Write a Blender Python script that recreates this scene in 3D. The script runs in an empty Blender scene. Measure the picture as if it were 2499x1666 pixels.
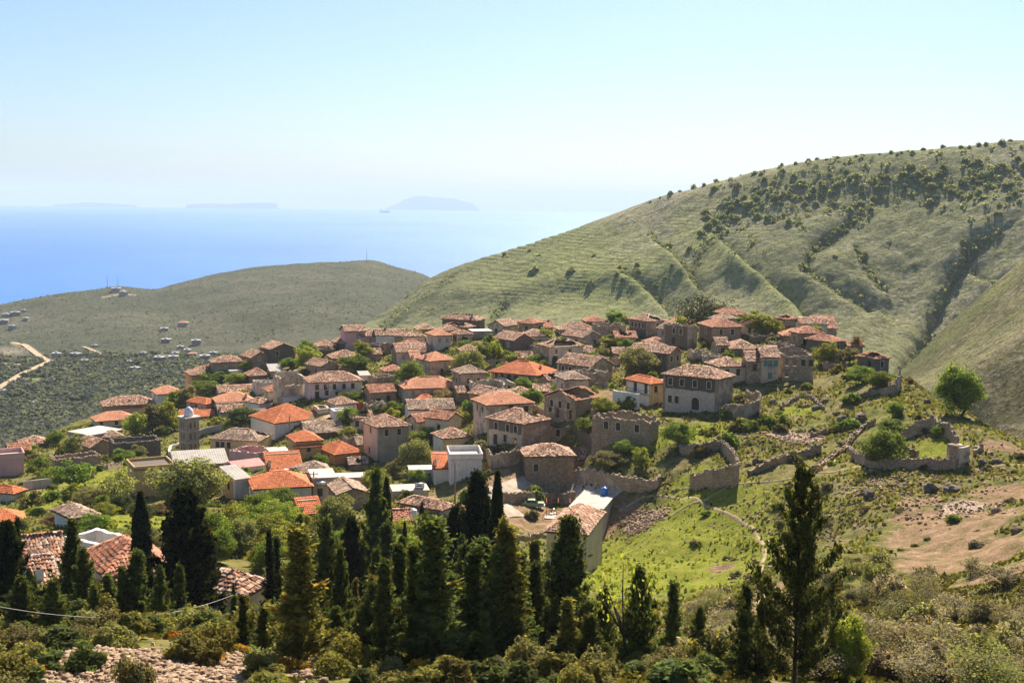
import bpy, math, random
import numpy as np
from mathutils import Matrix, Vector

random.seed(7)
rng = np.random.default_rng(11)
SC = bpy.context.scene
COL = SC.collection
R = math.radians

# ------------------------------------------------------------------ camera
PW, PH, FPX = 2499.0, 1666.0, 3016.0
ROLL = 0.0116
PITCH = math.atan((833 - 492.5) / FPX)
FWD = np.array([0, math.cos(PITCH), -math.sin(PITCH)])
_rt = np.array([1.0, 0, 0]); _up = np.array([0, math.sin(PITCH), math.cos(PITCH)])
RT = _rt * math.cos(ROLL) + _up * math.sin(ROLL)
UP = _up * math.cos(ROLL) - _rt * math.sin(ROLL)
cam_d = bpy.data.cameras.new('camera'); cam = bpy.data.objects.new('camera', cam_d); COL.objects.link(cam)
cam_d.sensor_width = 36; cam_d.lens = FPX / PW * 36
cam_d.clip_start = 0.5; cam_d.clip_end = 200000
cam.matrix_world = Matrix(((RT[0], UP[0], -FWD[0], 0), (RT[1], UP[1], -FWD[1], 0), (RT[2], UP[2], -FWD[2], 0), (0, 0, 0, 1)))
SC.camera = cam

# ------------------------------------------------------------------ sky and sun
SUN_AZ, SUN_EL = R(14), R(43)        # azimuth right of the viewing axis
SKY_STRENGTH, SUN_STRENGTH, EXPOSURE = 0.051, 4.25, 1.4
HAZE_DENSITY = 7.5e-5
w = bpy.data.worlds.new('World'); SC.world = w; w.use_nodes = True
nt = w.node_tree; nt.nodes.clear()
sky = nt.nodes.new('ShaderNodeTexSky'); sky.sky_type = 'NISHITA'; sky.sun_disc = False
sky.sun_elevation = SUN_EL; sky.sun_rotation = SUN_AZ
sky.altitude = 300; sky.air_density = 1.0; sky.dust_density = 1.3; sky.ozone_density = 7.5
bg = nt.nodes.new('ShaderNodeBackground'); bg.inputs[1].default_value = SKY_STRENGTH
wo = nt.nodes.new('ShaderNodeOutputWorld')
nt.links.new(sky.outputs[0], bg.inputs[0]); nt.links.new(bg.outputs[0], wo.inputs[0])
sd = bpy.data.lights.new('sun', 'SUN'); so = bpy.data.objects.new('sun', sd); COL.objects.link(so)
sd.energy = SUN_STRENGTH; sd.angle = R(0.53); sd.color = (1.0, 0.915, 0.77)
sv = Vector((math.sin(SUN_AZ) * math.cos(SUN_EL), math.cos(SUN_AZ) * math.cos(SUN_EL), math.sin(SUN_EL)))
so.rotation_euler = sv.to_track_quat('Z', 'Y').to_euler(); so.location = (0, 200, 300)
SC.view_settings.view_transform = 'Standard'; SC.view_settings.look = 'None'
SC.view_settings.exposure = EXPOSURE; SC.view_settings.gamma = 1.0
SC.view_settings.use_curve_mapping = False
SC.render.engine = 'CYCLES'
SC.cycles.max_bounces = 5; SC.cycles.diffuse_bounces = 3; SC.cycles.glossy_bounces = 2
SC.cycles.transmission_bounces = 3; SC.cycles.transparent_max_bounces = 6; SC.cycles.volume_bounces = 1
SC.cycles.use_denoising = True
try:
    SC.cycles.denoiser = 'OPENIMAGEDENOISE'; SC.cycles.denoising_prefilter = 'FAST'
except Exception: pass
SC.cycles.sample_clamp_indirect = 6

# ------------------------------------------------------------------ helpers
def ray(px, py):
    d = FWD + RT * ((px - PW / 2) / FPX) + UP * ((PH / 2 - py) / FPX)
    return d / math.hypot(d[0], d[1])           # unit horizontal length
def pixel(p):
    p = np.asarray(p, float); b = p @ FWD
    return PW / 2 + FPX * (p @ RT) / b, PH / 2 - FPX * (p @ UP) / b
def at(px, py, r):
    return ray(px, py) * r
def az_of(px, py=1000):
    d = ray(px, py); return math.atan2(d[0], d[1])

def hash2(ix, iy, s):
    h = (ix.astype(np.int64) * 374761393 + iy.astype(np.int64) * 668265263 + s * 974634777) & 0xFFFFFFFF
    h = ((h ^ (h >> 13)) * 1274126177) & 0xFFFFFFFF
    h = (h ^ (h >> 16)) & 0xFFFFFFFF
    return h / 4294967295.0
def vnoise(x, y, s=0):
    x = np.asarray(x, float); y = np.asarray(y, float)
    ix = np.floor(x); iy = np.floor(y); fx = x - ix; fy = y - iy
    fx = fx * fx * (3 - 2 * fx); fy = fy * fy * (3 - 2 * fy)
    a = hash2(ix, iy, s); b = hash2(ix + 1, iy, s); c = hash2(ix, iy + 1, s); d = hash2(ix + 1, iy + 1, s)
    return (a * (1 - fx) + b * fx) * (1 - fy) + (c * (1 - fx) + d * fx) * fy - 0.5
def fbm(x, y, o=4, s=0, gain=0.5):
    t = 0; a = 1.0
    for k in range(o):
        t = t + a * vnoise(np.asarray(x) * 2 ** k + 13.7 * k, np.asarray(y) * 2 ** k + 5.1 * k, s + k); a *= gain
    return t

def link(o, parent=None):
    COL.objects.link(o)
    if parent is not None: o.parent = parent
    return o
def mesh_np(name, V, F, mat=None, col=None, smooth=False, uv=None):
    """V (n,3); F (m,k) array of k-gons, or list of tuples"""
    me = bpy.data.meshes.new(name)
    V = np.ascontiguousarray(V, dtype=np.float32)
    if isinstance(F, np.ndarray):
        m, k = F.shape
        me.vertices.add(len(V)); me.vertices.foreach_set('co', V.ravel())
        me.loops.add(m * k); me.loops.foreach_set('vertex_index', np.ascontiguousarray(F, dtype=np.int32).ravel())
        me.polygons.add(m); me.polygons.foreach_set('loop_start', np.arange(0, m * k, k, dtype=np.int32))
        try: me.polygons.foreach_set('loop_total', np.full(m, k, dtype=np.int32))
        except Exception: pass
        me.update(calc_edges=True)
    else:
        me.from_pydata([tuple(v) for v in V.tolist()], [], [tuple(f) for f in F]); me.update()
    if col is not None:
        c = np.ones((len(V), 4), np.float32); c[:, :3] = col
        at_ = me.attributes.new('col', 'FLOAT_COLOR', 'POINT'); at_.data.foreach_set('color', c.ravel())
    if smooth:
        me.polygons.foreach_set('use_smooth', np.ones(len(me.polygons), dtype=bool))
    if mat is not None: me.materials.append(mat)
    return me
def obj(name, me, parent=None, label=None, cat=None, group=None, kind=None, loc=None, rz=None, scale=None, color=None):
    o = bpy.data.objects.new(name, me); link(o, parent)
    if loc is not None: o.location = loc
    if rz is not None: o.rotation_euler = (0, 0, rz)
    if scale is not None: o.scale = scale if hasattr(scale, '__len__') else (scale,) * 3
    if color is not None: o.color = (*color, 1)
    if label: o['label'] = label
    if cat: o['category'] = cat
    if group: o['group'] = group
    if kind: o['kind'] = kind
    return o

class MB:
    """collects simple solids into one mesh"""
    def __init__(s): s.V = []; s.F = []
    def add(s, V, F):
        n = len(s.V); s.V += [tuple(map(float, v)) for v in V]; s.F += [tuple(i + n for i in f) for f in F]; return s
    def box(s, a, b):
        x0, y0, z0 = a; x1, y1, z1 = b
        return s.add([(x0,y0,z0),(x1,y0,z0),(x1,y1,z0),(x0,y1,z0),(x0,y0,z1),(x1,y0,z1),(x1,y1,z1),(x0,y1,z1)],
                     [(0,3,2,1),(4,5,6,7),(0,1,5,4),(1,2,6,5),(2,3,7,6),(3,0,4,7)])
    def tube(s, pts, rad, n=6, cap=True):
        pts = [Vector(p) for p in pts]; V = []; F = []
        for i, p in enumerate(pts):
            t = (pts[min(i+1, len(pts)-1)] - pts[max(i-1, 0)]).normalized()
            a = t.orthogonal().normalized() if i == 0 else (a - t * a.dot(t)).normalized()
            b = t.cross(a); r = rad[i] if hasattr(rad, '__len__') else rad
            for k in range(n):
                th = 2 * math.pi * k / n; V.append(p + (a * math.cos(th) + b * math.sin(th)) * r)
        for i in range(len(pts) - 1):
            for k in range(n):
                F.append((i*n+k, i*n+(k+1) % n, (i+1)*n+(k+1) % n, (i+1)*n+k))
        if cap: F.append(tuple(range(n-1, -1, -1))); F.append(tuple((len(pts)-1)*n+k for k in range(n)))
        return s.add(V, F)
    def lathe(s, prof, n=16, c=(0, 0, 0)):
        V = []; F = []
        for r, z in prof:
            for k in range(n):
                th = 2*math.pi*k/n; V.append((c[0]+r*math.cos(th), c[1]+r*math.sin(th), c[2]+z))
        for i in range(len(prof)-1):
            for k in range(n): F.append((i*n+k, i*n+(k+1) % n, (i+1)*n+(k+1) % n, (i+1)*n+k))
        F.append(tuple(range(n-1, -1, -1))); F.append(tuple((len(prof)-1)*n+k for k in range(n)))
        return s.add(V, F)
    def mesh(s, name, mat=None, smooth=False):
        return mesh_np(name, np.array(s.V), s.F, mat, smooth=smooth)

# ------------------------------------------------------------------ materials
class NB:
    def __init__(s, name):
        s.m = bpy.data.materials.new(name); s.m.use_nodes = True; s.t = s.m.node_tree; s.t.nodes.clear()
        s.out = s.t.nodes.new('ShaderNodeOutputMaterial')
    def n(s, ty, _o=0, **kw):
        nd = s.t.nodes.new(ty)
        ins = kw.pop('ins', {})
        for k, v in kw.items(): setattr(nd, k, v)
        for k, v in ins.items():
            sk = nd.inputs[k]
            if hasattr(v, 'is_linked'): s.t.links.new(v, sk)
            else: sk.default_value = v
        return nd.outputs[_o]
    def noise(s, vec, scale, detail=4, rough=.55, o=0):
        return s.n('ShaderNodeTexNoise', o, ins={'Vector': vec, 'Scale': scale, 'Detail': detail, 'Roughness': rough})
    def ramp(s, fac, stops):
        nd = s.t.nodes.new('ShaderNodeValToRGB'); s.t.links.new(fac, nd.inputs[0]); e = nd.color_ramp.elements
        while len(e) > 1: e.remove(e[-1])
        e[0].position = stops[0][0]; e[0].color = (*stops[0][1], 1)
        for p, c in stops[1:]:
            q = e.new(p); q.color = (*c, 1)
        return nd.outputs[0]
    def mix(s, fac, a, b, mode='MIX'):
        nd = s.t.nodes.new('ShaderNodeMix'); nd.data_type = 'RGBA'; nd.blend_type = mode
        for i, v in ((0, fac), (6, a), (7, b)):
            if hasattr(v, 'is_linked'): s.t.links.new(v, nd.inputs[i])
            else: nd.inputs[i].default_value = v if i == 0 else (*v, 1)
        return nd.outputs[2]
    def math(s, op, a, b=0.0, clamp=False):
        nd = s.t.nodes.new('ShaderNodeMath'); nd.operation = op; nd.use_clamp = clamp
        for i, v in ((0, a), (1, b)):
            if hasattr(v, 'is_linked'): s.t.links.new(v, nd.inputs[i])
            else: nd.inputs[i].default_value = v
        return nd.outputs[0]
    def objvec(s):
        tc = s.n('ShaderNodeTexCoord', 3); rnd = s.n('ShaderNodeObjectInfo', 'Random')
        return s.n('ShaderNodeVectorMath', 0, operation='ADD', ins={0: tc, 1: s.math('MULTIPLY', rnd, 80.0)})
    def bump(s, h, strength=.3, dist=.05):
        return s.n('ShaderNodeBump', 0, ins={'Height': h, 'Strength': strength, 'Distance': dist})
    def pbsdf(s, col, rough=.9, normal=None, spec=.25, metallic=0.0):
        ins = {'Base Color': col if hasattr(col, 'is_linked') else (*col, 1), 'Roughness': rough, 'Metallic': metallic, 'Specular IOR Level': spec}
        if normal is not None: ins['Normal'] = normal
        return s.n('ShaderNodeBsdfPrincipled', 0, ins=ins)
    def done(s, sh):
        s.t.links.new(sh, s.out.inputs[0]); return s.m

def m_plain(name, c, rough=.85, var=.15, scale=2.0, spec=.25, metallic=0.0):
    b = NB(name); v = b.objvec(); f = b.noise(v, scale, 5, .6)
    lo = tuple(x * (1 - var * 1.6) for x in c); hi = tuple(min(1, x * (1 + var)) for x in c)
    return b.done(b.pbsdf(b.ramp(f, [(.3, lo), (.7, hi)]), rough, None, spec, metallic))
def m_plaster(name, c, dirt=(.16, .13, .1), amt=.5):
    b = NB(name); v = b.objvec()
    f = b.noise(v, .55, 6, .65); g = b.noise(v, 3.0, 5, .7)
    st = b.n('ShaderNodeMapping', 0, ins={'Vector': v, 'Scale': (1.6, 1.6, .16)}); k = b.noise(st, 1.2, 4, .6)
    base = b.ramp(g, [(.3, tuple(x * .8 for x in c)), (.7, tuple(min(1, x * 1.08) for x in c))])
    m = b.math('MULTIPLY', b.math('ADD', b.ramp(f, [(.48, (0,)*3), (.68, (1,)*3)]), b.ramp(k, [(.5, (0,)*3), (.75, (1,)*3)])), amt, True)
    col = b.mix(m, base, dirt)
    return b.done(b.pbsdf(col, .92, b.bump(g, .35, .04)))
def m_stone(name, c1, c2, c3, plaster=None, amt=.5):
    b = NB(name); v = b.objvec()
    w_ = b.n('ShaderNodeMapping', 0, ins={'Vector': v, 'Scale': (1, 1, 1.7)})
    vor = b.t.nodes.new('ShaderNodeTexVoronoi'); vor.inputs['Scale'].default_value = 3.4; b.t.links.new(w_, vor.inputs['Vector'])
    cid = b.n('ShaderNodeSeparateColor', 0, ins={0: vor.outputs['Color']})
    col = b.ramp(cid, [(0, c1), (.5, c2), (1, c3)])
    g = b.noise(v, 7, 4, .65); f = b.noise(v, .5, 6, .65)
    col = b.mix(b.ramp(vor.outputs['Distance'], [(.34, (0,)*3), (.66, (.6,)*3)]), col, tuple(x * .55 for x in c1))
    col = b.mix(b.ramp(g, [(.35, (.45,)*3), (.65, (0,)*3)]), col, tuple(x * .5 for x in c1))
    if plaster:
        col = b.mix(b.ramp(f, [(.5 - .25 * (amt - .5), (0,)*3), (.58 - .25 * (amt - .5), (1,)*3)]), col, b.mix(b.ramp(g, [(.3, (1,)*3), (.7, (0,)*3)]), plaster, tuple(x * .6 for x in plaster)))
    else:
        col = b.mix(b.ramp(f, [(.45, (0,)*3), (.7, (.55,)*3)]), col, tuple(x * .55 for x in c1))
    h = b.math('SUBTRACT', g, vor.outputs['Distance'])
    return b.done(b.pbsdf(col, .95, b.bump(h, .7, .08), .1))
def m_attr(name, rough=.85, var=.25, scale=5, spec=.2):
    b = NB(name); a = b.n('ShaderNodeAttribute', 0, attribute_name='col'); v = b.objvec()
    f = b.noise(v, scale, 4, .65); g = b.noise(v, .6, 4, .6)
    c = b.mix(1.0, a, b.ramp(f, [(.3, (1 - 1.6 * var,)*3), (.7, (1 + var * .6,)*3)]), 'MULTIPLY')
    c = b.mix(1.0, c, b.ramp(g, [(.35, (.78, .74, .7)), (.65, (1.08, 1.05, 1.0))]), 'MULTIPLY')
    return b.done(b.pbsdf(c, rough, None, spec))
def m_leaf(name, trans=.5):
    b = NB(name); oi = b.t.nodes.new('ShaderNodeObjectInfo'); a = b.n('ShaderNodeAttribute', 0, attribute_name='col')
    c = b.mix(1.0, oi.outputs['Color'], a, 'MULTIPLY')
    hs = b.n('ShaderNodeHueSaturation', 0, ins={'Color': c, 'Hue': b.math('ADD', b.math('MULTIPLY', oi.outputs['Random'], .03), .485), 'Value': b.math('ADD', b.math('MULTIPLY', oi.outputs['Random'], .45), .78), 'Saturation': 1.0})
    d = b.pbsdf(hs, .8, None, .08)
    t = b.n('ShaderNodeBsdfTranslucent', 0, ins={'Color': b.mix(1.0, hs, (1.25, 1.15, .6), 'MULTIPLY')})
    return b.done(b.n('ShaderNodeMixShader', 0, ins={0: trans, 1: d, 2: t}))
# ------------------------------------------------------------------ terrain of the village hill
CP = [(0,1660,52),(400,1660,52),(800,1660,52),(1250,1660,52),(1700,1660,54),(2100,1660,62),(2499,1660,68),
 (100,1550,68),(400,1540,70),(800,1540,74),(590,1520,105),(300,1465,106),(100,1460,106),(430,1275,185),(100,1300,168),(250,1185,240),(50,1225,240),
 (700,1250,195),(850,1250,200),(560,1232,215),(1050,1255,205),(1100,1182,236),(1300,1245,216),(1360,1178,240),(1440,1400,180),(1500,1320,200),
 (1200,1560,95),(900,1500,102),(1000,1350,150),(750,1350,150),(1600,1300,192),(1600,1440,160),(1760,1350,178),(1500,1475,148),(1250,1330,185),
 (1850,1550,105),(2100,1500,112),(2000,1400,140),(2400,1500,105),(2300,1300,155),(2450,1200,170),(2499,1110,190),(2200,1225,172),
 (2300,1140,190),(2150,1130,195),(1950,1130,205),(1800,1190,197),(1640,1205,208),(2340,1012,218),(2200,925,262),(2420,1060,205),
 (1750,1005,250),(1900,938,275),(1850,1020,243),(2000,1000,248),(2100,1050,226),(2050,905,290),(2130,905,285),(1700,1090,222),(1900,1080,222),
 (1590,990,262),(1404,1028,250),(1440,938,300),(1308,937,305),(1188,1057,262),(1277,1097,240),(1500,1090,225),(922,1124,268),(1050,1035,285),(990,990,310),
 (1630,905,300),(1740,842,325),(1900,845,320),(2050,875,305),(1580,824,345),(1450,850,340),(1350,890,325),(1250,865,340),(1060,855,350),(1050,922,325),
 (960,893,345),(870,862,365),(1160,808,385),(1300,812,375),(1450,804,378),(1800,790,372),(1950,805,350),(2080,850,318),
 (755,975,320),(820,915,345),(690,895,375),(610,892,392),(640,938,362),(500,942,392),(530,1000,345),(676,1071,300),(800,1130,262),(400,1002,372),(460,1110,305),
 (300,1042,355),(240,1105,315),(100,1092,345),(-60,1115,330),(370,1125,295),(180,1035,372)]
CZ = [(0,410,-95),(250,445,-98),(450,480,-98),(650,485,-88),(870,455,-76),(1160,470,-74),(1450,465,-71),(1800,450,-65),(1980,430,-62),(2150,360,-66),(2300,300,-60),(2499,265,-62),(2750,240,-66),
 (0,560,-175),(450,580,-170),(870,580,-150),(1450,580,-140),(1980,560,-140),(2300,420,-120),(2499,380,-120),(2750,360,-125),
 (-350,330,-82),(-350,200,-56),(-350,60,-23),(2850,60,-22),(2850,130,-31),(2850,190,-42),*[(px,r,-.42*r-.5) for px in (-350,0,400,800,1250,1700,2100,2499,2850) for r in (6,10,17,28,41)]]
_A = []; _Z = []
for px, py, r in CP:
    p = at(px, py, r); _A.append((math.atan2(p[0], p[1]) * 2.4, math.log(r))); _Z.append(p[2])
for px, r, z in CZ:
    _A.append((az_of(px) * 2.4, math.log(r))); _Z.append(z)
_A = np.array(_A); _Z = np.array(_Z)
def _k(d2): return 0.5 * d2 * np.log(d2 + 1e-12)
_n = len(_A)
_M = np.zeros((_n + 3, _n + 3)); _d2 = ((_A[:, None] - _A[None]) ** 2).sum(-1)
_M[:_n, :_n] = _k(_d2) + np.eye(_n) * 2e-4; _M[:_n, _n] = 1; _M[:_n, _n+1:] = _A; _M[_n, :_n] = 1; _M[_n+1:, :_n] = _A.T
_W = np.linalg.solve(_M, np.concatenate([_Z, [0, 0, 0]]))
def _tps(u, v):
    out = _W[_n] + _W[_n+1] * u + _W[_n+2] * v
    for i in range(_n): out = out + _W[i] * _k((u - _A[i, 0]) ** 2 + (v - _A[i, 1]) ** 2)
    return out
GU = np.linspace(-0.62 * 2.4, 0.62 * 2.4, 280); GV = np.linspace(math.log(5), math.log(640), 300)
_G = _tps(*np.meshgrid(GU, GV, indexing='ij'))
def H(x, y):
    x = np.asarray(x, float); y = np.asarray(y, float)
    u = np.arctan2(x, y) * 2.4; r = np.hypot(x, y); v = np.log(np.maximum(r, 5.01))
    fu = np.clip((u - GU[0]) / (GU[1] - GU[0]), 0, len(GU) - 1.001); fv = np.clip((v - GV[0]) / (GV[1] - GV[0]), 0, len(GV) - 1.001)
    i = fu.astype(int); j = fv.astype(int); a = fu - i; b = fv - j
    z = (_G[i, j] * (1 - a) + _G[i+1, j] * a) * (1 - b) + (_G[i, j+1] * (1 - a) + _G[i+1, j+1] * a) * b
    amp = np.clip((r - 30) / 120, .25, 1)
    return z + amp * (1.5 * fbm(x / 17, y / 17, 3, 3) + .9 * fbm(x / 5.5, y / 5.5, 3, 9))
_rs = np.concatenate([np.arange(20, 160, .35), np.arange(160, 600, .6)])
def ground(px, py):
    d = ray(px, py); z = H(d[0] * _rs, d[1] * _rs); hit = np.nonzero(d[2] * _rs < z)[0]
    if len(hit) == 0: r = 380.0
    else: r = _rs[hit[0]]
    x, y = d[0] * r, d[1] * r
    return np.array([x, y, float(H(x, y))])
def on_r(px, r):
    d = ray(px, 1100); h = math.hypot(d[0], d[1]); x, y = d[0] / h * r, d[1] / h * r
    return np.array([x, y, float(H(x, y))])

# ground cover weights: R bare earth, G lush grass, B scree
def blob(px, py, rad): g = ground(px, py); return (g[0], g[1], rad)
DIRT = [blob(1285,1262,9),blob(1240,1270,7),blob(1330,1185,9),blob(1230,1190,9),blob(1200,1240,9),blob(2240,1260,4),blob(2310,1300,8),blob(2400,1260,6),blob(2450,1210,5),blob(2360,1360,8),blob(2240,1225,3),blob(2430,1400,4),blob(2290,1345,5),
        blob(1860,1450,3),blob(1840,1470,3),blob(1760,1390,2),blob(1530,1250,3),blob(2460,1090,4),blob(1480,1260,5),blob(620,1290,4),blob(1000,1215,5),blob(650,1220,4),blob(880,1200,5),blob(790,1010,5),blob(90,1190,5),
        blob(1300,950,4),blob(1480,960,6)]
LUSH = [blob(1620,1330,20),blob(1560,1400,16),blob(1700,1400,14),blob(1650,1280,14),blob(430,1280,14),blob(330,1260,12),blob(520,1095,9),blob(1720,1060,7),blob(1240,905,8),blob(900,970,8),blob(180,1180,14),blob(120,1230,12),blob(2280,1100,5),blob(1690,1170,4),blob(1800,880,4),blob(1960,1000,5),blob(1570,1070,6)]
SCREE = [blob(400,1645,4),blob(300,1640,4),blob(500,1615,3),blob(560,1645,3),blob(250,1610,2),blob(2350,1240,3),blob(1570,1270,3.5),blob(1900,1060,4),blob(1960,1070,4)]
def weight(lst, x, y):
    w_ = np.zeros_like(x)
    for bx, by, r in lst: w_ = np.maximum(w_, np.exp(-(((x - bx) ** 2 + (y - by) ** 2) / r ** 2) ** 1.3))
    return w_
def grid_faces(nu, nv):
    i = np.arange(nu - 1)[:, None] * nv + np.arange(nv - 1)[None]
    return np.stack([i, i + nv, i + nv + 1, i + 1], -1).reshape(-1, 4)
def m_ground():
    b = NB('ground'); tc = b.n('ShaderNodeTexCoord', 3); a = b.n('ShaderNodeAttribute', 0, attribute_name='col')
    s = b.t.nodes.new('ShaderNodeSeparateColor'); b.t.links.new(a, s.inputs[0])
    n1 = b.noise(tc, .09, 6, .6); n2 = b.noise(tc, .6, 6, .68); n3 = b.noise(tc, 4.0, 4, .7)
    grass = b.ramp(n2, [(.32, (.055, .07, .014)), (.46, (.145, .155, .03)), (.57, (.22, .19, .055)), (.68, (.32, .24, .12))])
    grass = b.mix(b.ramp(n1, [(.42, (0,)*3), (.6, (.7,)*3)]), grass, b.ramp(n2, [(.35, (.10, .095, .03)), (.55, (.24, .18, .085)), (.7, (.36, .27, .17))]))
    lush = b.ramp(n2, [(.3, (.13, .16, .016)), (.5, (.22, .235, .028)), (.68, (.31, .28, .05))])
    earth = b.ramp(n2, [(.32, (.15, .14, .05)), (.46, (.25, .17, .085)), (.58, (.36, .22, .135)), (.74, (.45, .32, .21))])
    scree = b.ramp(n3, [(.35, (.25, .165, .11)), (.5, (.46, .33, .24)), (.65, (.62, .48, .37))])
    def edge(w_): return b.ramp(b.math('ADD', w_, b.math('MULTIPLY', b.math('SUBTRACT', n2, .5), 1.1)), [(.36, (0,)*3), (.6, (1,)*3)])
    c = b.mix(edge(s.outputs[1]), grass, lush); c = b.mix(edge(s.outputs[0]), c, earth); c = b.mix(edge(s.outputs[2]), c, scree)
    c = b.mix(1.0, c, b.ramp(n3, [(.3, (.55,)*3), (.6, (1.1,)*3)]), 'MULTIPLY')
    h = b.math('ADD', b.math('MULTIPLY', n2, 1.5), n3)
    return b.done(b.pbsdf(c, 1.0, b.bump(h, .8, .35), .05))
M_GROUND = m_ground()
_au = np.linspace(-R(31), R(31), 450); _av = np.exp(np.concatenate([np.linspace(math.log(7), math.log(44), 50)[:-1], np.linspace(math.log(44), math.log(600), 520)]))
_X = np.sin(_au)[:, None] * _av[None]; _Y = np.cos(_au)[:, None] * _av[None]
_ZZ = H(_X, _Y)
gc = np.stack([weight(DIRT, _X, _Y), weight(LUSH, _X, _Y), weight(SCREE, _X, _Y)], -1).reshape(-1, 3)
obj('ground', mesh_np('ground', np.stack([_X, _Y, _ZZ], -1).reshape(-1, 3), grid_faces(len(_au), len(_av)), M_GROUND, gc, True), kind='structure')

# ------------------------------------------------------------------ far land: lofted from ridge lines
def keys(px, kv): return np.interp(px, [k[0] for k in kv], [k[1] for k in kv])
def smooth_keys(px, kv):
    """monotone-ish cubic through keys"""
    xs = np.array([k[0] for k in kv], float); ys = np.array([k[1] for k in kv], float)
    d = np.gradient(ys, xs) if len(xs) > 2 else np.full(2, (ys[1]-ys[0])/(xs[1]-xs[0]))
    i = np.clip(np.searchsorted(xs, px) - 1, 0, len(xs) - 2); h = xs[i+1] - xs[i]; t = np.clip((px - xs[i]) / h, 0, 1)
    return (1+2*t)*(1-t)**2*ys[i] + t*(1-t)**2*h*d[i] + t*t*(3-2*t)*ys[i+1] + t*t*(t-1)*h*d[i+1]
def loft(px0, px1, nu, nv, knots, after):
    """knots: list of (r keys, py keys) near to far; after: list of (dr, dz) past the ridge. Returns X,Y,Z,T grids"""
    PX = np.linspace(px0, px1, nu); rr = []; zz = []
    dirs = [None] * nu
    for kr, kp in knots:
        r = smooth_keys(PX, kr); py = smooth_keys(PX, kp)
        zz.append(np.array([ray(a, b_)[2] * c for a, b_, c in zip(PX, py, r)])); rr.append(r)
    for dr, dz in after: rr.append(rr[len(knots)-1] + dr); zz.append(zz[len(knots)-1] + dz)
    rr = np.array(rr); zz = np.array(zz); K = len(rr)
    T = np.linspace(0, K - 1, nv)
    X = np.zeros((nu, nv)); Y = X.copy(); Z = X.copy()
    for i in range(nu):
        r = smooth_keys(T, list(enumerate(rr[:, i]))); z = smooth_keys(T, list(enumerate(zz[:, i])))
        a = az_of(PX[i], 800); X[i] = np.sin(a) * r; Y[i] = np.cos(a) * r; Z[i] = z
    return X, Y, Z, PX, T
def pix_np(X, Y, Z):
    b = X * FWD[0] + Y * FWD[1] + Z * FWD[2]
    return PW/2 + FPX * (X*RT[0]+Y*RT[1]+Z*RT[2]) / b, PH/2 - FPX * (X*UP[0]+Y*UP[1]+Z*UP[2]) / b
def seg_dist(px, py, pts):
    d = np.full(px.shape, 1e9)
    for (x0, y0), (x1, y1) in zip(pts[:-1], pts[1:]):
        vx, vy = x1 - x0, y1 - y0; t = np.clip(((px - x0) * vx + (py - y0) * vy) / (vx*vx + vy*vy), 0, 1)
        d = np.minimum(d, np.hypot(px - x0 - t*vx, py - y0 - t*vy))
    return d
def m_hill(name, cols, rock, scale=1.0, rocks=.5, terr=False):
    b = NB(name); tc = b.n('ShaderNodeTexCoord', 3); a = b.n('ShaderNodeAttribute', 0, attribute_name='col')
    s = b.t.nodes.new('ShaderNodeSeparateColor'); b.t.links.new(a, s.inputs[0])
    n1 = b.noise(tc, .006 * scale, 6, .62); n2 = b.noise(tc, .05 * scale, 6, .7); n3 = b.noise(tc, .33 * scale, 5, .75)
    c = b.ramp(n1, [(.36, cols[0]), (.5, cols[1]), (.64, cols[2])])
    c = b.mix(b.ramp(n2, [(.4, (.55,)*3), (.58, (0,)*3)]), c, cols[3])
    c = b.mix(s.outputs[1], c, b.ramp(n2, [(.35, (.20, .23, .07)), (.65, (.31, .32, .11))]))
    rk = b.math('MULTIPLY', b.ramp(n3, [(.53, (0,)*3), (.62, (1,)*3)]), b.ramp(n1, [(.4, (rocks * .3,)*3), (.6, (rocks,)*3)]))
    c = b.mix(b.math('MULTIPLY', rk, b.math('SUBTRACT', 1.0, s.outputs[1])), c, rock)
    c = b.mix(b.ramp(n3, [(.36, (.8,)*3), (.47, (0,)*3)]), c, tuple(x * .33 for x in cols[0]))
    n4 = b.noise(tc, 1.1 * scale, 3, .7)
    c = b.mix(1.0, c, b.ramp(n4, [(.33, (.55,)*3), (.5, (1.0,)*3), (.66, (1.45, 1.4, 1.35))]), 'MULTIPLY')
    if terr:
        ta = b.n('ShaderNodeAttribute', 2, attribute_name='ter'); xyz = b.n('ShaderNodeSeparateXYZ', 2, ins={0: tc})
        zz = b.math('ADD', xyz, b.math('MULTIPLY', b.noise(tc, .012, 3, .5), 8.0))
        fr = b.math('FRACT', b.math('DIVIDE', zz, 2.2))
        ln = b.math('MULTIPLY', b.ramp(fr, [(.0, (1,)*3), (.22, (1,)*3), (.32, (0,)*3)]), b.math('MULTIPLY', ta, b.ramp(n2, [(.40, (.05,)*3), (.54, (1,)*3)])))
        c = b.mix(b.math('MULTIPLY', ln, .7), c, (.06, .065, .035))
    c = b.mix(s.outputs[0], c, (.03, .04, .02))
    c = b.mix(s.outputs[2], c, (.42, .33, .24))
    return b.done(b.pbsdf(c, 1.0, b.bump(b.math('ADD', n3, b.math('MULTIPLY', n2, 2.0)), .9, 2.2 / scale), .03))

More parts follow.
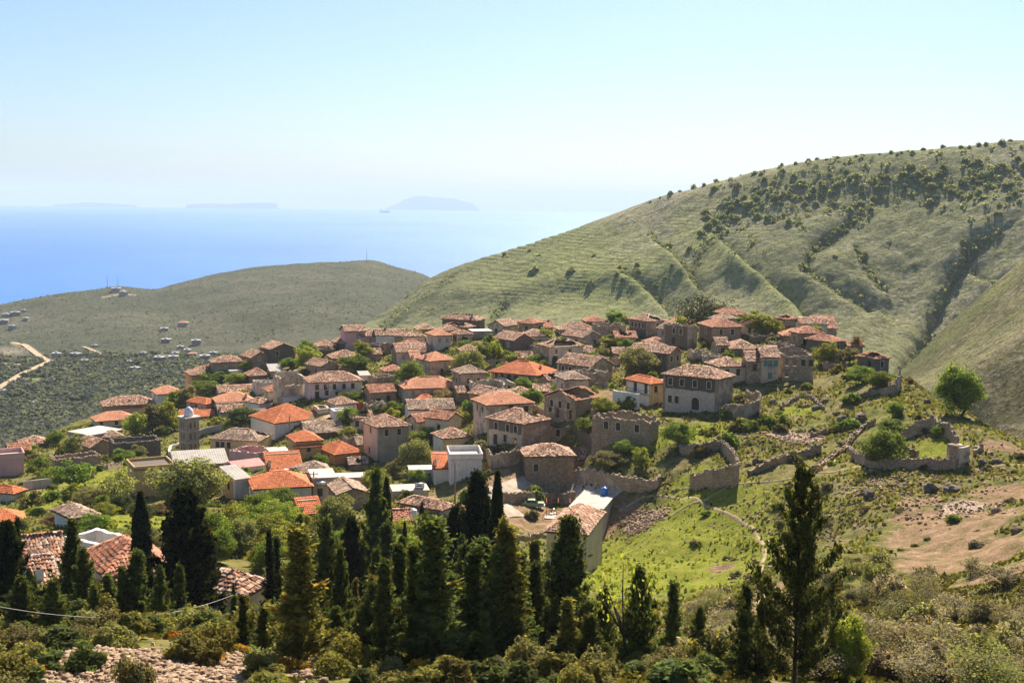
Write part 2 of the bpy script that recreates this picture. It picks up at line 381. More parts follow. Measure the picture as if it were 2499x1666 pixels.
# big hill on the right
kA = [([(820,560),(1100,560),(2800,560)], [(820,960),(1100,930),(1800,920),(2300,1000),(2800,1000)]),
      ([(820,700),(1000,790),(1250,800),(1700,730),(2200,700),(2800,690)], [(820,850),(950,815),(1100,785),(1300,770),(1600,765),(1900,770),(2250,860),(2800,860)]),
      ([(820,760),(1000,860),(1250,865),(1700,795),(2200,768),(2800,755)], [(820,835),(950,785),(1050,728),(1250,690),(1500,650),(1700,640),(2000,640),(2250,690),(2500,640),(2800,620)]),
      ([(820,810),(1000,930),(1250,932),(1700,865),(2200,840),(2800,825)], [(820,830),(950,770),(1050,702),(1250,640),(1500,580),(1700,540),(2000,505),(2250,500),(2500,460),(2800,430)]),
      ([(820,850),(1000,990),(1250,1000),(1466,980),(1700,940),(2000,920),(2800,900)],
       [(820,840),(900,796),(950,762),(1000,722),(1045,686),(1100,657),(1180,630),(1250,609),(1350,576),(1466,532),(1594,484),(1700,456),(1806,426),(1987,389),(2231,367),(2499,341),(2800,318)])]
X, Y, Z, PXA, TA = loft(820, 2800, 640, 330, kA, [(60, -22), (260, -130), (600, -300)])
pxA, pyA = pix_np(X, Y, Z)
vis = np.clip((4.0 - TA) / .5, 0, 1)[None] * np.clip(TA / .8, 0, 1)[None]
GUL = [([(1990,800),(1960,765),(1890,700),(1830,645),(1790,600),(1745,560)],13,20),([(1640,770),(1590,715),(1555,680),(1520,645)],11,13),([(1705,700),(1665,640),(1630,590),(1590,560)],9,8),
       ([(2120,760),(2010,690),(1960,660),(1985,600),(2060,545),(2120,500)],14,9),([(2200,900),(2260,820),(2310,700),(2370,610),(2440,560)],15,9),
       ([(2450,700),(2360,640),(2350,600)],10,5),([(930,800),(985,750),(1050,715),(1110,668)],15,7),([(1195,780),(1240,735)],12,5),([(1700,700),(1690,640),(1740,580)],14,6),([(2150,700),(2110,650),(2090,600)],12,5)]
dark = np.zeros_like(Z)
def seg_signed(px, py, pts):
    d = np.full(px.shape, 1e9); sg = np.zeros(px.shape); tt = np.zeros(px.shape); n = len(pts)-1
    for i, ((x0, y0), (x1, y1)) in enumerate(zip(pts[:-1], pts[1:])):
        vx, vy = x1-x0, y1-y0; t = np.clip(((px-x0)*vx+(py-y0)*vy)/(vx*vx+vy*vy), 0, 1); e = np.hypot(px-x0-t*vx, py-y0-t*vy); c = vx*(py-y0)-vy*(px-x0)
        m = e < d; d = np.where(m, e, d); sg = np.where(m, np.sign(c), sg); tt = np.where(m, (i+t)/n, tt)
    return d, sg, tt
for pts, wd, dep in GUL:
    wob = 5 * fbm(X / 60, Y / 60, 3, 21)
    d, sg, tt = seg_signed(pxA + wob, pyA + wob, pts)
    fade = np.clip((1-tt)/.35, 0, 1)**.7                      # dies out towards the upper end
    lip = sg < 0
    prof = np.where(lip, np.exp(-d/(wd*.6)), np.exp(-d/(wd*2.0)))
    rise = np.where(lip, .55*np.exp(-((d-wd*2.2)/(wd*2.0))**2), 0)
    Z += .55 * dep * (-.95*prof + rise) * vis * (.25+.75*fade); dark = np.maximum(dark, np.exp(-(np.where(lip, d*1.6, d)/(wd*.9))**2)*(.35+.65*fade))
Z += (16 * fbm(X / 150, Y / 150, 3, 31) + 5 * fbm(X / 40, Y / 40, 4, 35) + 1.8 * fbm(X / 8, Y / 8, 3, 37)) * vis * .6
Z += 1.0 * fbm(X / 12, Y / 12, 3, 41)
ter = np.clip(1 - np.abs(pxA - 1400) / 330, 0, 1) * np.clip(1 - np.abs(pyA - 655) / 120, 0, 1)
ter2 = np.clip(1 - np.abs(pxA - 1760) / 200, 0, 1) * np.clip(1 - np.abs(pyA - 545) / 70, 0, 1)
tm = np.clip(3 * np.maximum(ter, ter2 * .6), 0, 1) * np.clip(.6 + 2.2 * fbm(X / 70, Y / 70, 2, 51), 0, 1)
Zw = Z + 2.0 * fbm(X / 90, Y / 90, 2, 53)
Z += tm * .9 * (((Zw / 2.2) % 1.0) ** 4 * 1.6 - .8) * -1
lushA = np.clip(1 - np.hypot((pxA - 1430) / 330, (pyA - 660) / 130), 0, 1) ** .6 * .8
lushA = np.maximum(lushA, np.clip(1 - seg_dist(pxA, pyA, [(1680,560),(1760,620),(1900,720),(1960,780)]) / 55, 0, 1) * .6)
M_HILL = m_hill('hillside', [(.165,.172,.08), (.235,.23,.105), (.32,.285,.175), (.125,.132,.066)], (.42,.38,.33), 1.0, .8, True)
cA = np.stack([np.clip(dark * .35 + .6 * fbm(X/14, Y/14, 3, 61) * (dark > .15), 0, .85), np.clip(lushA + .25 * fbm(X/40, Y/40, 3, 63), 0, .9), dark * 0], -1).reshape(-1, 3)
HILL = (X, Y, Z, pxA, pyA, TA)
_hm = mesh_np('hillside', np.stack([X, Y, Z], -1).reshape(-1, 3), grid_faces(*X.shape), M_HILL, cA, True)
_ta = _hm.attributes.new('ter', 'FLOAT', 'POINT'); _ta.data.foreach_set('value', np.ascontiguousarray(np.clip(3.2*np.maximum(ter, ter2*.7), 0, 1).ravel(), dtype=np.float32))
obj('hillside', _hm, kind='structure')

# nearer spur at the right edge
kC = [([(2060,400),(2900,360)], [(2060,1250),(2900,1280)]),
      ([(2060,470),(2900,450)], [(2060,1000),(2215,960),(2400,880),(2600,780),(2900,640)]),
      ([(2060,560),(2900,570)], [(2060,985),(2150,945),(2215,897),(2300,806),(2400,712),(2499,624),(2650,500),(2900,360)])]
X, Y, Z, _, TC = loft(2060, 2900, 200, 150, kC, [(60, -25), (160, -120)])
visC = np.clip((2.0 - TC) / .4, 0, 1)[None]
Z += (7 * fbm(X / 60, Y / 60, 3, 71) + 1.2 * fbm(X / 9, Y / 9, 3, 73)) * visC + .7 * fbm(X / 7, Y / 7, 3, 75)
cC = np.stack([0*Z, np.clip(.1+fbm(X/30, Y/30, 3, 77)*.6, 0, .6), 0*Z], -1).reshape(-1, 3)
M_SPUR = m_hill('spur', [(.10,.095,.04), (.16,.14,.06), (.24,.195,.11), (.06,.062,.028)], (.36,.32,.27), 1.2, .6)
SPUR = (X, Y, Z, *pix_np(X, Y, Z), TC)
obj('hillside_spur', mesh_np('spur', np.stack([X, Y, Z], -1).reshape(-1, 3), grid_faces(*X.shape), M_SPUR, cC, True), kind='structure')

# valley with olive groves and the low coastal hills on the left
SEA_Z = -150.0; VS = .5
kB = [([(-400,700),(1300,700)], [(-400,1330),(1300,1260)]),
      ([(-400,1250),(400,1280),(1300,1350)], [(-400,1090),(0,1080),(400,1020),(700,925),(900,870),(1300,850)]),
      ([(-400,1850),(400,1850),(1300,1900)], [(-400,872),(0,866),(250,868),(400,862),(600,838),(900,800),(1300,800)]),
      ([(-400,2450),(1300,2500)], [(-400,812),(0,796),(300,765),(420,770),(600,738),(880,715),(1000,722),(1300,760)]),
      ([(-400,2950),(300,3000),(600,3150),(1300,3200)], [(-400,790),(-200,765),(0,745),(100,724),(200,711),(300,700),(390,705),(420,697),(510,674),(640,652),(740,643),(830,640),(880,636),(910,637),(960,650),(1045,676),(1100,705),(1300,760)])]
kB = [([(p, r*VS) for p, r in kr], kp) for kr, kp in kB]
X, Y, Z, _, TB = loft(-400, 1300, 400, 230, kB, [(125, -20), (350, -55), (750, -130)])
pxB, pyB = pix_np(X, Y, Z)
Z += (22 * fbm(X / 210, Y / 210, 3, 81) + 7 * fbm(X / 55, Y / 55, 4, 83)) * (np.clip((4.0 - TB) / .6, 0, 1) * np.clip((TB - 1.6) / 1.0, 0.06, 1))[None] * .55
Z += 1.7 * fbm(X / 30, Y / 30, 3, 85) * np.clip((TB - 1) / 1.5, .2, 1)[None]
dkB = np.clip(1 - seg_dist(pxB, pyB, [(690,790),(640,800),(560,775)]) / 30, 0, 1) * .5
rdB = np.maximum(np.clip(1.6 - seg_dist(pxB, pyB, [(-40,965),(0,944),(60,912),(122,882),(95,862),(60,838),(30,828)]) / 4.5, 0, 1), np.clip(1.3 - np.abs(seg_dist(pxB, pyB, [(205,849),(250,866)])) / 2.5, 0, 1))
rdB = np.maximum(rdB, np.clip(1.4 - seg_dist(pxB, pyB, [(-20,880),(55,890)]) / 6, 0, 1) * .8)
rdB = np.maximum(rdB, np.clip(1.3 - seg_dist(pxB, pyB, [(250,735),(300,728),(330,730)]) / 2.5, 0, 1) * .7)
rdB = np.maximum(rdB, np.clip(1 - np.hypot((pxB - 20) / 60, (pyB - 850) / 14), 0, 1) * .7)
grB = np.clip(1 - np.hypot((pxB - 90) / 60, (pyB - 928) / 16), 0, 1) * .8
grB = np.maximum(grB, np.clip(1 - np.hypot((pxB - 40) / 40, (pyB - 972) / 10), 0, 1))
M_VAL = m_hill('valley', [(.082,.088,.058), (.105,.106,.066), (.14,.128,.088), (.068,.074,.052)], (.22,.21,.17), 1.0, .25)
cB = np.stack([dkB, grB, rdB], -1).reshape(-1, 3)
VAL = (X, Y, Z, pxB, pyB, TB)
obj('valley', mesh_np('valley', np.stack([X, Y, Z], -1).reshape(-1, 3), grid_faces(*X.shape), M_VAL, cB, True), kind='structure')

# sea: a disc out to the horizon
def m_sea():
    b = NB('sea'); tc = b.n('ShaderNodeTexCoord', 3)
    mp = b.n('ShaderNodeMapping', 0, ins={'Vector': tc, 'Scale': (1, .45, 1)})
    n = b.noise(mp, .012, 6, .65); n2 = b.noise(mp, .0009, 4, .55)
    c = b.ramp(n2, [(.35, (.02, .12, .37)), (.65, (.04, .17, .45))])
    return b.done(b.pbsdf(c, .45, b.bump(n, .5, 6.0), .15))
SEA_R = 20000.0
rr = np.concatenate([np.exp(np.linspace(math.log(900), math.log(SEA_R), 70))]); aa = np.linspace(-R(60), R(60), 90)
SX = np.sin(aa)[:, None] * rr[None]; SY = np.cos(aa)[:, None] * rr[None]
obj('sea', mesh_np('sea', np.stack([SX, SY, SX * 0 + SEA_Z], -1).reshape(-1, 3), grid_faces(90, 70), m_sea(), None, True), kind='structure')

M_ISLE = m_plain('island', (.03, .045, .06), .95, .3, .0006)
def island(label, prof, r):
    pts = [at(a, b, r) for a, b in prof]; d = 1700; V = []; F = []; n = len(pts)
    ks = np.array([math.hypot(p[0], p[1]) for p in pts])
    for p in pts:
        q = p / math.hypot(p[0], p[1])
        for f, hz in ((-1.0, 0), (-.45, .6), (0, 1), (.5, .55), (1.0, 0)):
            s = q[:2] * (r + f * d * (.5 + .5 * max(0, min(1, (p[2] - SEA_Z) / 350)))); V.append((s[0], s[1], SEA_Z - 20 + (p[2] - SEA_Z + 20) * hz))
    for i in range(n - 1):
        for k in range(4): F.append((i*5+k, (i+1)*5+k, (i+1)*5+k+1, i*5+k+1))
    obj('island', mesh_np('island', np.array(V), F, M_ISLE, None, True), None, label, 'island', None, None)
island('pale blue peaked island on the horizon above the ship', [(940,508),(965,499),(985,488),(1000,483),(1012,478),(1026,478),(1050,480),(1080,483),(1105,484),(1125,489),(1150,495),(1170,510)], 23000)
island('long flat hazy island on the horizon left of the peaked one', [(448,512),(455,501),(470,498),(510,497),(560,498),(600,496),(640,495),(670,495),(677,500),(682,512)], 19800)
island('faintest low island at far left of the horizon', [(120,512),(135,499),(170,497),(210,494),(240,495),(290,498),(330,500),(345,512)], 21500)

# air
hz = NB('haze')
pv = hz.t.nodes.new('ShaderNodeVolumePrincipled'); pv.inputs['Color'].default_value = (.70, .815, .90, 1); pv.inputs['Density'].default_value = HAZE_DENSITY
pv.inputs['Anisotropy'].default_value = 0.0
hz.t.links.new(pv.outputs[0], hz.out.inputs['Volume'])
HZ_TOP = 200.0
mb = MB().box((-26000, -300, SEA_Z - 60), (26000, 27000, HZ_TOP))
_hm = mb.mesh('haze'); _hm.materials.append(hz.m)
obj('haze', _hm, kind='stuff')
# ------------------------------------------------------------------ building materials
M_STONE = m_stone('rubble stone', (.36,.25,.155), (.52,.38,.25), (.66,.50,.35))
M_STONE2 = m_stone('stone with old render', (.33,.235,.15), (.45,.335,.225), (.56,.43,.31), (.58,.455,.325), .5)
M_STONE3 = m_stone('pale stone with render', (.38,.285,.195), (.51,.395,.28), (.60,.49,.365), (.72,.59,.43), .75)
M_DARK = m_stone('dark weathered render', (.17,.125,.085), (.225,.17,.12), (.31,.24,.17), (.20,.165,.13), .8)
M_GREY = m_plaster('grey render', (.40,.34,.25), (.15,.12,.09), .45)
M_WHITE = m_plaster('white wash', (.80,.74,.66), (.42,.36,.3), .35)
M_WHITE2 = m_plaster('old white wash', (.66,.60,.52), (.28,.23,.18), .6)
M_CREAM = m_plaster('cream render', (.70,.58,.42), (.32,.25,.18), .4)
M_YELLOW = m_plaster('yellow render', (.74,.53,.26), (.28,.2,.12), .45)
M_OCHRE = m_plaster('ochre render', (.62,.40,.17), (.3,.2,.12), .4)
M_ORANGE = m_plaster('orange render', (.72,.28,.11), (.4,.2,.1), .3)
M_PINK = m_plaster('pink render', (.70,.40,.36), (.42,.28,.24), .4)
M_CONC = m_plaster('concrete', (.50,.44,.37), (.26,.22,.18), .5)
def m_two(name, hi, lo, z):
    b = NB(name); v = b.objvec(); tc = b.n('ShaderNodeTexCoord', 3); g = b.noise(v, 3.0, 5, .7); f = b.noise(v, .7, 5, .65)
    zz = b.n('ShaderNodeSeparateXYZ', 2, ins={0: tc})
    m = b.ramp(b.math('DIVIDE', b.math('ADD', zz, b.math('MULTIPLY', b.math('SUBTRACT', f, .5), .9)), z*2), [(.485, (0,)*3), (.515, (1,)*3)])
    a = b.ramp(g, [(.3, tuple(x*.75 for x in hi)), (.7, hi)]); c = b.ramp(g, [(.3, tuple(x*.6 for x in lo)), (.5, lo), (.7, tuple(min(1, x*1.15) for x in lo))])
    return b.done(b.pbsdf(b.mix(m, c, a), .95, b.bump(g, .5, .05), .1))
M_TWO = m_two('two-tone render', (.13,.105,.085), (.55,.45,.34), 3.9)
M_TWO2 = m_two('two-tone render low', (.17,.13,.1), (.50,.40,.29), 3.0)
WALLS = dict(tt=M_TWO, t2=M_TWO2, st=M_STONE, s2=M_STONE2, s3=M_STONE3, dk=M_DARK, gr=M_GREY, wh=M_WHITE, ow=M_WHITE2, cr=M_CREAM, ye=M_YELLOW, oc=M_OCHRE, og=M_ORANGE, pk=M_PINK, cc=M_CONC)
M_TILE = m_attr('clay tiles', .85, .22, 7)
M_DECK = m_plain('roof boards', (.16, .09, .055), .9, .3)
M_WOOD = m_plain('old wood', (.12, .075, .045), .85, .3, 5)
M_FRAME = m_plain('window surround', (.60, .52, .42), .9, .2)
M_PANE = m_plain('dark window', (.018, .016, .015), .35, .3, 2, .5)
M_SHUT = m_plain('grey shutter', (.36, .30, .24), .8, .25, 4)
M_SHUTG = m_plain('turquoise shutter', (.16, .24, .21), .8, .25, 4)
M_DOOR = m_plain('weathered door', (.075, .05, .035), .8, .3, 4)
M_BLUE = m_plain('blue paint', (.012, .17, .52), .5, .12, 2, .4)
M_METALR = m_plain('red sheet metal', (.62, .12, .10), .6, .15, 1.0, .3)
M_SLAB = m_plaster('roof slab', (.60, .52, .43), (.34, .28, .22), .5)
M_ASB = m_plaster('fibre cement sheet', (.48, .43, .37), (.24, .2, .17), .55)
M_IRON = m_plain('dark iron', (.06, .055, .05), .6, .2, 4, .4)
M_STEEL = m_plain('galvanised steel', (.62, .62, .62), .35, .1, 3, .5, .6)
M_CAP = m_stone('wall top stones', (.36,.26,.175), (.52,.4,.29), (.64,.52,.39))
TILES = dict(old=[(.46,.22,.13),(.55,.28,.17),(.60,.36,.24),(.33,.165,.105),(.64,.45,.32),(.48,.20,.10),(.2,.12,.085),(.64,.47,.34)],
             red=[(.52,.20,.105),(.60,.25,.135),(.46,.17,.095),(.62,.33,.2),(.34,.14,.085)],
             new=[(.74,.22,.08),(.70,.20,.07),(.76,.25,.1),(.66,.18,.065)],
             pink=[(.76,.33,.18),(.72,.30,.16),(.78,.37,.21)],
             brown=[(.36,.22,.145),(.44,.29,.2),(.50,.34,.245),(.26,.165,.12),(.56,.42,.32)])
MESSY = dict(old=1.0, red=.8, new=.12, pink=.12, brown=.9)

def wall_mesh(L, hts, ops, th, zb, mat, nz=.0, s=0, cap=None):
    """wall in local u (length), v (depth inward), z. hts: [(u,h)] top line; ops: [(u0,u1,z0,z1)]"""
    us = {0.0, L}
    for u, _ in hts: us.add(min(max(u, 0), L))
    for o in ops: us.add(o[0]); us.add(o[1])
    if nz > 0:
        k = max(2, int(L / .7))
        for i in range(1, k): us.add(L * i / k)
    us = sorted(us); us = [u for i, u in enumerate(us) if i == 0 or u - us[i-1] > 1e-4]
    hu = [h[0] for h in hts]; hv = [h[1] for h in hts]
    rs = random.Random(s)
    top = [float(np.interp(u, hu, hv)) + (rs.uniform(-nz, nz * .6) if nz else 0) for u in us]
    m = MB()
    def q(a, b, c, d): m.add([a, b, c, d], [(0, 1, 2, 3)])
    for i in range(len(us) - 1):
        u0, u1 = us[i], us[i+1]; mid = (u0 + u1) / 2
        iv = sorted((o[2], o[3]) for o in ops if o[0] - 1e-6 < mid < o[1] + 1e-6)
        z = zb
        for a, b_ in iv + [(None, None)]:
            if a is None: e0, e1 = top[i], top[i+1]; last = True
            else: e0 = e1 = a; last = False
            if e0 - z > .01 or e1 - z > .01:
                q((u0, 0, z), (u1, 0, z), (u1, 0, max(e1, z)), (u0, 0, max(e0, z)))
                q((u1, th, z), (u0, th, z), (u0, th, max(e0, z)), (u1, th, max(e1, z)))
                q((u0, 0, max(e0, z)), (u1, 0, max(e1, z)), (u1, th, max(e1, z)), (u0, th, max(e0, z)))
                if z > zb: q((u0, th, z), (u1, th, z), (u1, 0, z), (u0, 0, z))
            if not last: z = b_
    for o in ops:
        for u, sg in ((o[0], 1), (o[1], -1)):
            zt = min(o[3], float(np.interp(u, us, top)))
            if zt > o[2]:
                f = [(u, 0, o[2]), (u, 0, zt), (u, th, zt), (u, th, o[2])]
                q(*(f if sg < 0 else f[::-1]))
    q((0, th, zb), (0, 0, zb), (0, 0, top[0]), (0, th, top[0])); q((L, 0, zb), (L, th, zb), (L, th, top[-1]), (L, 0, top[-1]))
    return m.mesh('wall', mat)

_wc = {}
def win_mesh(kind, w_, h_):
    k = (kind, round(w_, 2), round(h_, 2))
    if k in _wc: return _wc[k]
    f = None; p = None; s = .11
    if kind in 'wsgk':
        f = MB().box((-w_/2-s, -.035, -s), (-w_/2, .12, h_+s)).box((w_/2, -.035, -s), (w_/2+s, .12, h_+s)).box((-w_/2, -.035, h_), (w_/2, .12, h_+s)).box((-w_/2-.05, -.07, -s), (w_/2+.05, .12, 0)).mesh('window', M_FRAME)
    if kind in 'w':
        p = MB().box((-w_/2, .2, 0), (w_/2, .24, h_)).box((-.03, .16, .02), (.03, .2, h_)).mesh('pane', M_PANE)
    elif kind in 'p':
        f = MB().box((-w_/2, .16, 0), (-w_/2+.07, .22, h_)).box((w_/2-.07, .16, 0), (w_/2, .22, h_)).box((-w_/2+.07, .16, h_-.07), (w_/2-.07, .22, h_)).box((-w_/2+.07, .16, 0), (w_/2-.07, .22, .07)).mesh('window', M_WOOD)
        p = MB().box((-w_/2, .22, 0), (w_/2, .26, h_)).mesh('pane', M_PANE)
    elif kind == 's': p = MB().box((-w_/2, .05, 0), (-.01, .1, h_)).box((.01, .05, 0), (w_/2, .1, h_)).mesh('shutter', M_SHUT)
    elif kind == 'g': p = MB().box((-w_/2, .05, 0), (-.01, .1, h_)).box((.01, .05, 0), (w_/2, .1, h_)).mesh('shutter', M_SHUTG)
    elif kind == 'd': f = MB().box((-w_/2, .2, 0), (w_/2, .26, h_)).box((-.02, .17, .02), (.02, .2, h_)).mesh('door', M_DOOR)
    elif kind == 'b': f = MB().box((-w_/2, .03, 0), (w_/2, .1, h_)).box((-.02, .0, .02), (.02, .03, h_)).mesh('door', M_BLUE)
    elif kind == 'a':
        m = MB(); n = 12; ri, ro = w_/2, w_/2+.2; zc = h_ - w_/2; pi_ = []; po = []
        for j in range(n+1):
            a = math.pi * j / n; pi_.append((ri*math.cos(a), zc+ri*math.sin(a))); po.append((ro*math.cos(a), zc+ro*math.sin(a)))
        pi_ = [(ri, 0)] + pi_ + [(-ri, 0)]; po = [(ro, 0)] + po + [(-ro, 0)]
        for j in range(len(pi_)-1):
            a, b_, c, d = pi_[j], po[j], po[j+1], pi_[j+1]
            m.add([(a[0],-.05,a[1]),(b_[0],-.05,b_[1]),(c[0],-.05,c[1]),(d[0],-.05,d[1]),(a[0],.3,a[1]),(b_[0],.05,b_[1]),(c[0],.05,c[1]),(d[0],.3,d[1])],
                  [(0,1,2,3),(0,3,7,4),(1,5,6,2)])
        f = m.mesh('doorway', M_FRAME)
        m = MB(); V = [(x, .28, z) for x, z in pi_]; m.add(V, [tuple(range(len(V)))]); p = m.mesh('door', M_DOOR)
    _wc[k] = (f, p); return f, p

def tile_strip(P0, e, s, n, poly, messy, cols, seed, hole=None, pw=.29, pl=.46):
    """clay tiles over the plane polygon poly [(a,b)] with origin P0, eave axis e, slope axis s, normal n"""
    rg = np.random.default_rng(seed); poly = np.array(poly)
    a0, b0 = poly.min(0); a1, b1 = poly.max(0)
    A, B = np.meshgrid(np.arange(a0 + pw/2, a1, pw), np.arange(b0 + .05, b1, pl), indexing='ij'); A = A.ravel(); B = B.ravel()
    ins = np.ones(len(A), bool); cb = B + pl/2
    for i in range(len(poly)):
        p, q = poly[i], poly[(i+1) % len(poly)]
        ins &= (q[0]-p[0])*(cb-p[1]) - (q[1]-p[1])*(A-p[0]) > -.02
    if hole is not None: ins &= ~hole(A, cb)
    ins &= rg.random(len(A)) > .03 * messy
    A = A[ins]; B = B[ins]; k = len(A)
    if k == 0: return None
    A = A + rg.normal(0, .035*messy, k); B = B + rg.normal(0, .05*messy, k); rot = rg.normal(0, .10*messy, k)
    lift = np.abs(rg.normal(0, .02*messy, k)); sag = .16*messy*fbm(A/2.2+seed, B/2.2, 2, seed % 97)
    hw = pw*.56; ln = pl*1.12
    off = [(-hw,0,0),(0,0,.085),(hw,0,0),(-hw*.9,ln,-.03),(0,ln,.05),(hw*.9,ln,-.03)]
    V = np.zeros((k, 6, 3)); P0 = np.array(P0)
    for j, (x, y, z) in enumerate(off):
        xx = A + x*np.cos(rot) - y*np.sin(rot); yy = B + y*np.cos(rot) + x*np.sin(rot); zz = .07 + z + sag + lift*(y == 0)
        V[:, j] = P0 + xx[:, None]*np.array(e) + yy[:, None]*np.array(s) + zz[:, None]*np.array(n)
    c = np.array(cols)[rg.integers(0, len(cols), k)] * (1 + rg.normal(0, .08+.13*messy, k))[:, None]
    F = (np.arange(k)[:, None, None]*6 + np.array([[0,1,4,3],[1,2,5,4]])[None]).reshape(-1, 4)
    return V.reshape(-1, 3), F, np.repeat(np.clip(c, .02, .9), 6, 0)
def ridge_tiles(p, q, cols, seed, w_=.2):
    rg = np.random.default_rng(seed); p = np.array(p, float); q = np.array(q, float); L = np.linalg.norm(q-p); k = max(1, int(L/.42))
    d = (q-p)/L; side = np.cross(d, (0, 0, 1)); side /= np.linalg.norm(side)+1e-9; up = np.cross(side, d); V = []; C = []
    for i in range(k):
        a = p + d*L*i/k; b_ = p + d*(L*(i+1.1)/k); j = rg.normal(0, .02)
        for c, h0 in ((a, .20), (b_, .15)):
            V += [c - side*w_ + up*(h0-.14+j), c + up*(h0+j), c + side*w_ + up*(h0-.14+j)]
        C += [np.array(cols[rg.integers(len(cols))])*(1.1+rg.normal(0, .12))]*6
    F = (np.arange(k)[:, None, None]*6 + np.array([[0,1,4,3],[1,2,5,4]])[None]).reshape(-1, 4)
    return np.array(V), F, np.clip(np.array(C), .02, .9)

def roof_faces(kind, W, D, h, pitch, o, x0=0, y0=0):
    """list of 3-D polygons (ccw from above), ridge lines"""
    xa, xb, ya, yb = x0-o, x0+W+o, y0-o, y0+D+o; he = h - o*pitch
    if kind == 'hip':
        if W >= D:
            rz = h + D/2*pitch; p = (x0+D/2, y0+D/2, rz); q = (x0+W-D/2, y0+D/2, rz)
            if W - D < .05: q = (p[0]+.05, p[1], rz)
            A, B, C, E = (xa,ya,he), (xb,ya,he), (xb,yb,he), (xa,yb,he)
            return [[A,B,q,p],[B,C,q],[C,E,p,q],[E,A,p]], [(p,q),(A,p),(E,p),(B,q),(C,q)]
        rz = h + W/2*pitch; p = (x0+W/2, y0+W/2, rz); q = (x0+W/2, y0+D-W/2, rz)
        A, B, C, E = (xa,ya,he), (xb,ya,he), (xb,yb,he), (xa,yb,he)
        return [[A,B,p],[B,C,q,p],[C,E,q],[E,A,p,q]], [(p,q),(A,p),(B,p),(C,q),(E,q)]
    if kind == 'gR':   # ridge along x
        rz = h + D/2*pitch; p = (xa, y0+D/2, rz); q = (xb, y0+D/2, rz)
        return [[(xa,ya,he),(xb,ya,he),q,p],[(xb,yb,he),(xa,yb,he),p,q]], [(p,q)]
    if kind == 'gL':   # ridge along y
        rz = h + W/2*pitch; p = (x0+W/2, ya, rz); q = (x0+W/2, yb, rz)
        return [[(xb,ya,he),(xb,yb,he),q,p],[(xa,yb,he),(xa,ya,he),p,q]], [(p,q)]
    if kind == 'sR':   # lean-to falling towards the right wall's face
        return [[(xa,ya,he),(xb,ya,he),(xb,yb,h+(D+o)*pitch),(xa,yb,h+(D+o)*pitch)]], []
    return [], []

def one_tile_mesh():
    V = []; F = []; n = 5; pw, pl = .3, .54
    for y, zo in ((0, .02), (pl, -.02)):
        for k in range(n+1):
            a = math.pi*k/n
            for rr_ in (pw*.55, pw*.46): V.append((-rr_*math.cos(a), y, zo+rr_*math.sin(a)*.62))
    m_ = 2*(n+1)
    for k in range(n):
        a = 2*k; F += [(a, a+2, m_+a+2, m_+a), (a+1, m_+a+1, m_+a+3, a+3), (a, a+1, a+3, a+2), (m_+a, m_+a+2, m_+a+3, m_+a+1)]
    return mesh_np('roof_tile', np.array(V), F, M_TILE1)
def m_objcol(name):
    b = NB(name); oi = b.t.nodes.new('ShaderNodeObjectInfo'); v = b.objvec(); f = b.noise(v, 9, 4, .65)
    return b.done(b.pbsdf(b.mix(1.0, oi.outputs['Color'], b.ramp(f, [(.3, (.6,)*3), (.7, (1.15,)*3)]), 'MULTIPLY'), .85, None, .15))
M_TILE1 = m_objcol('single clay tile')
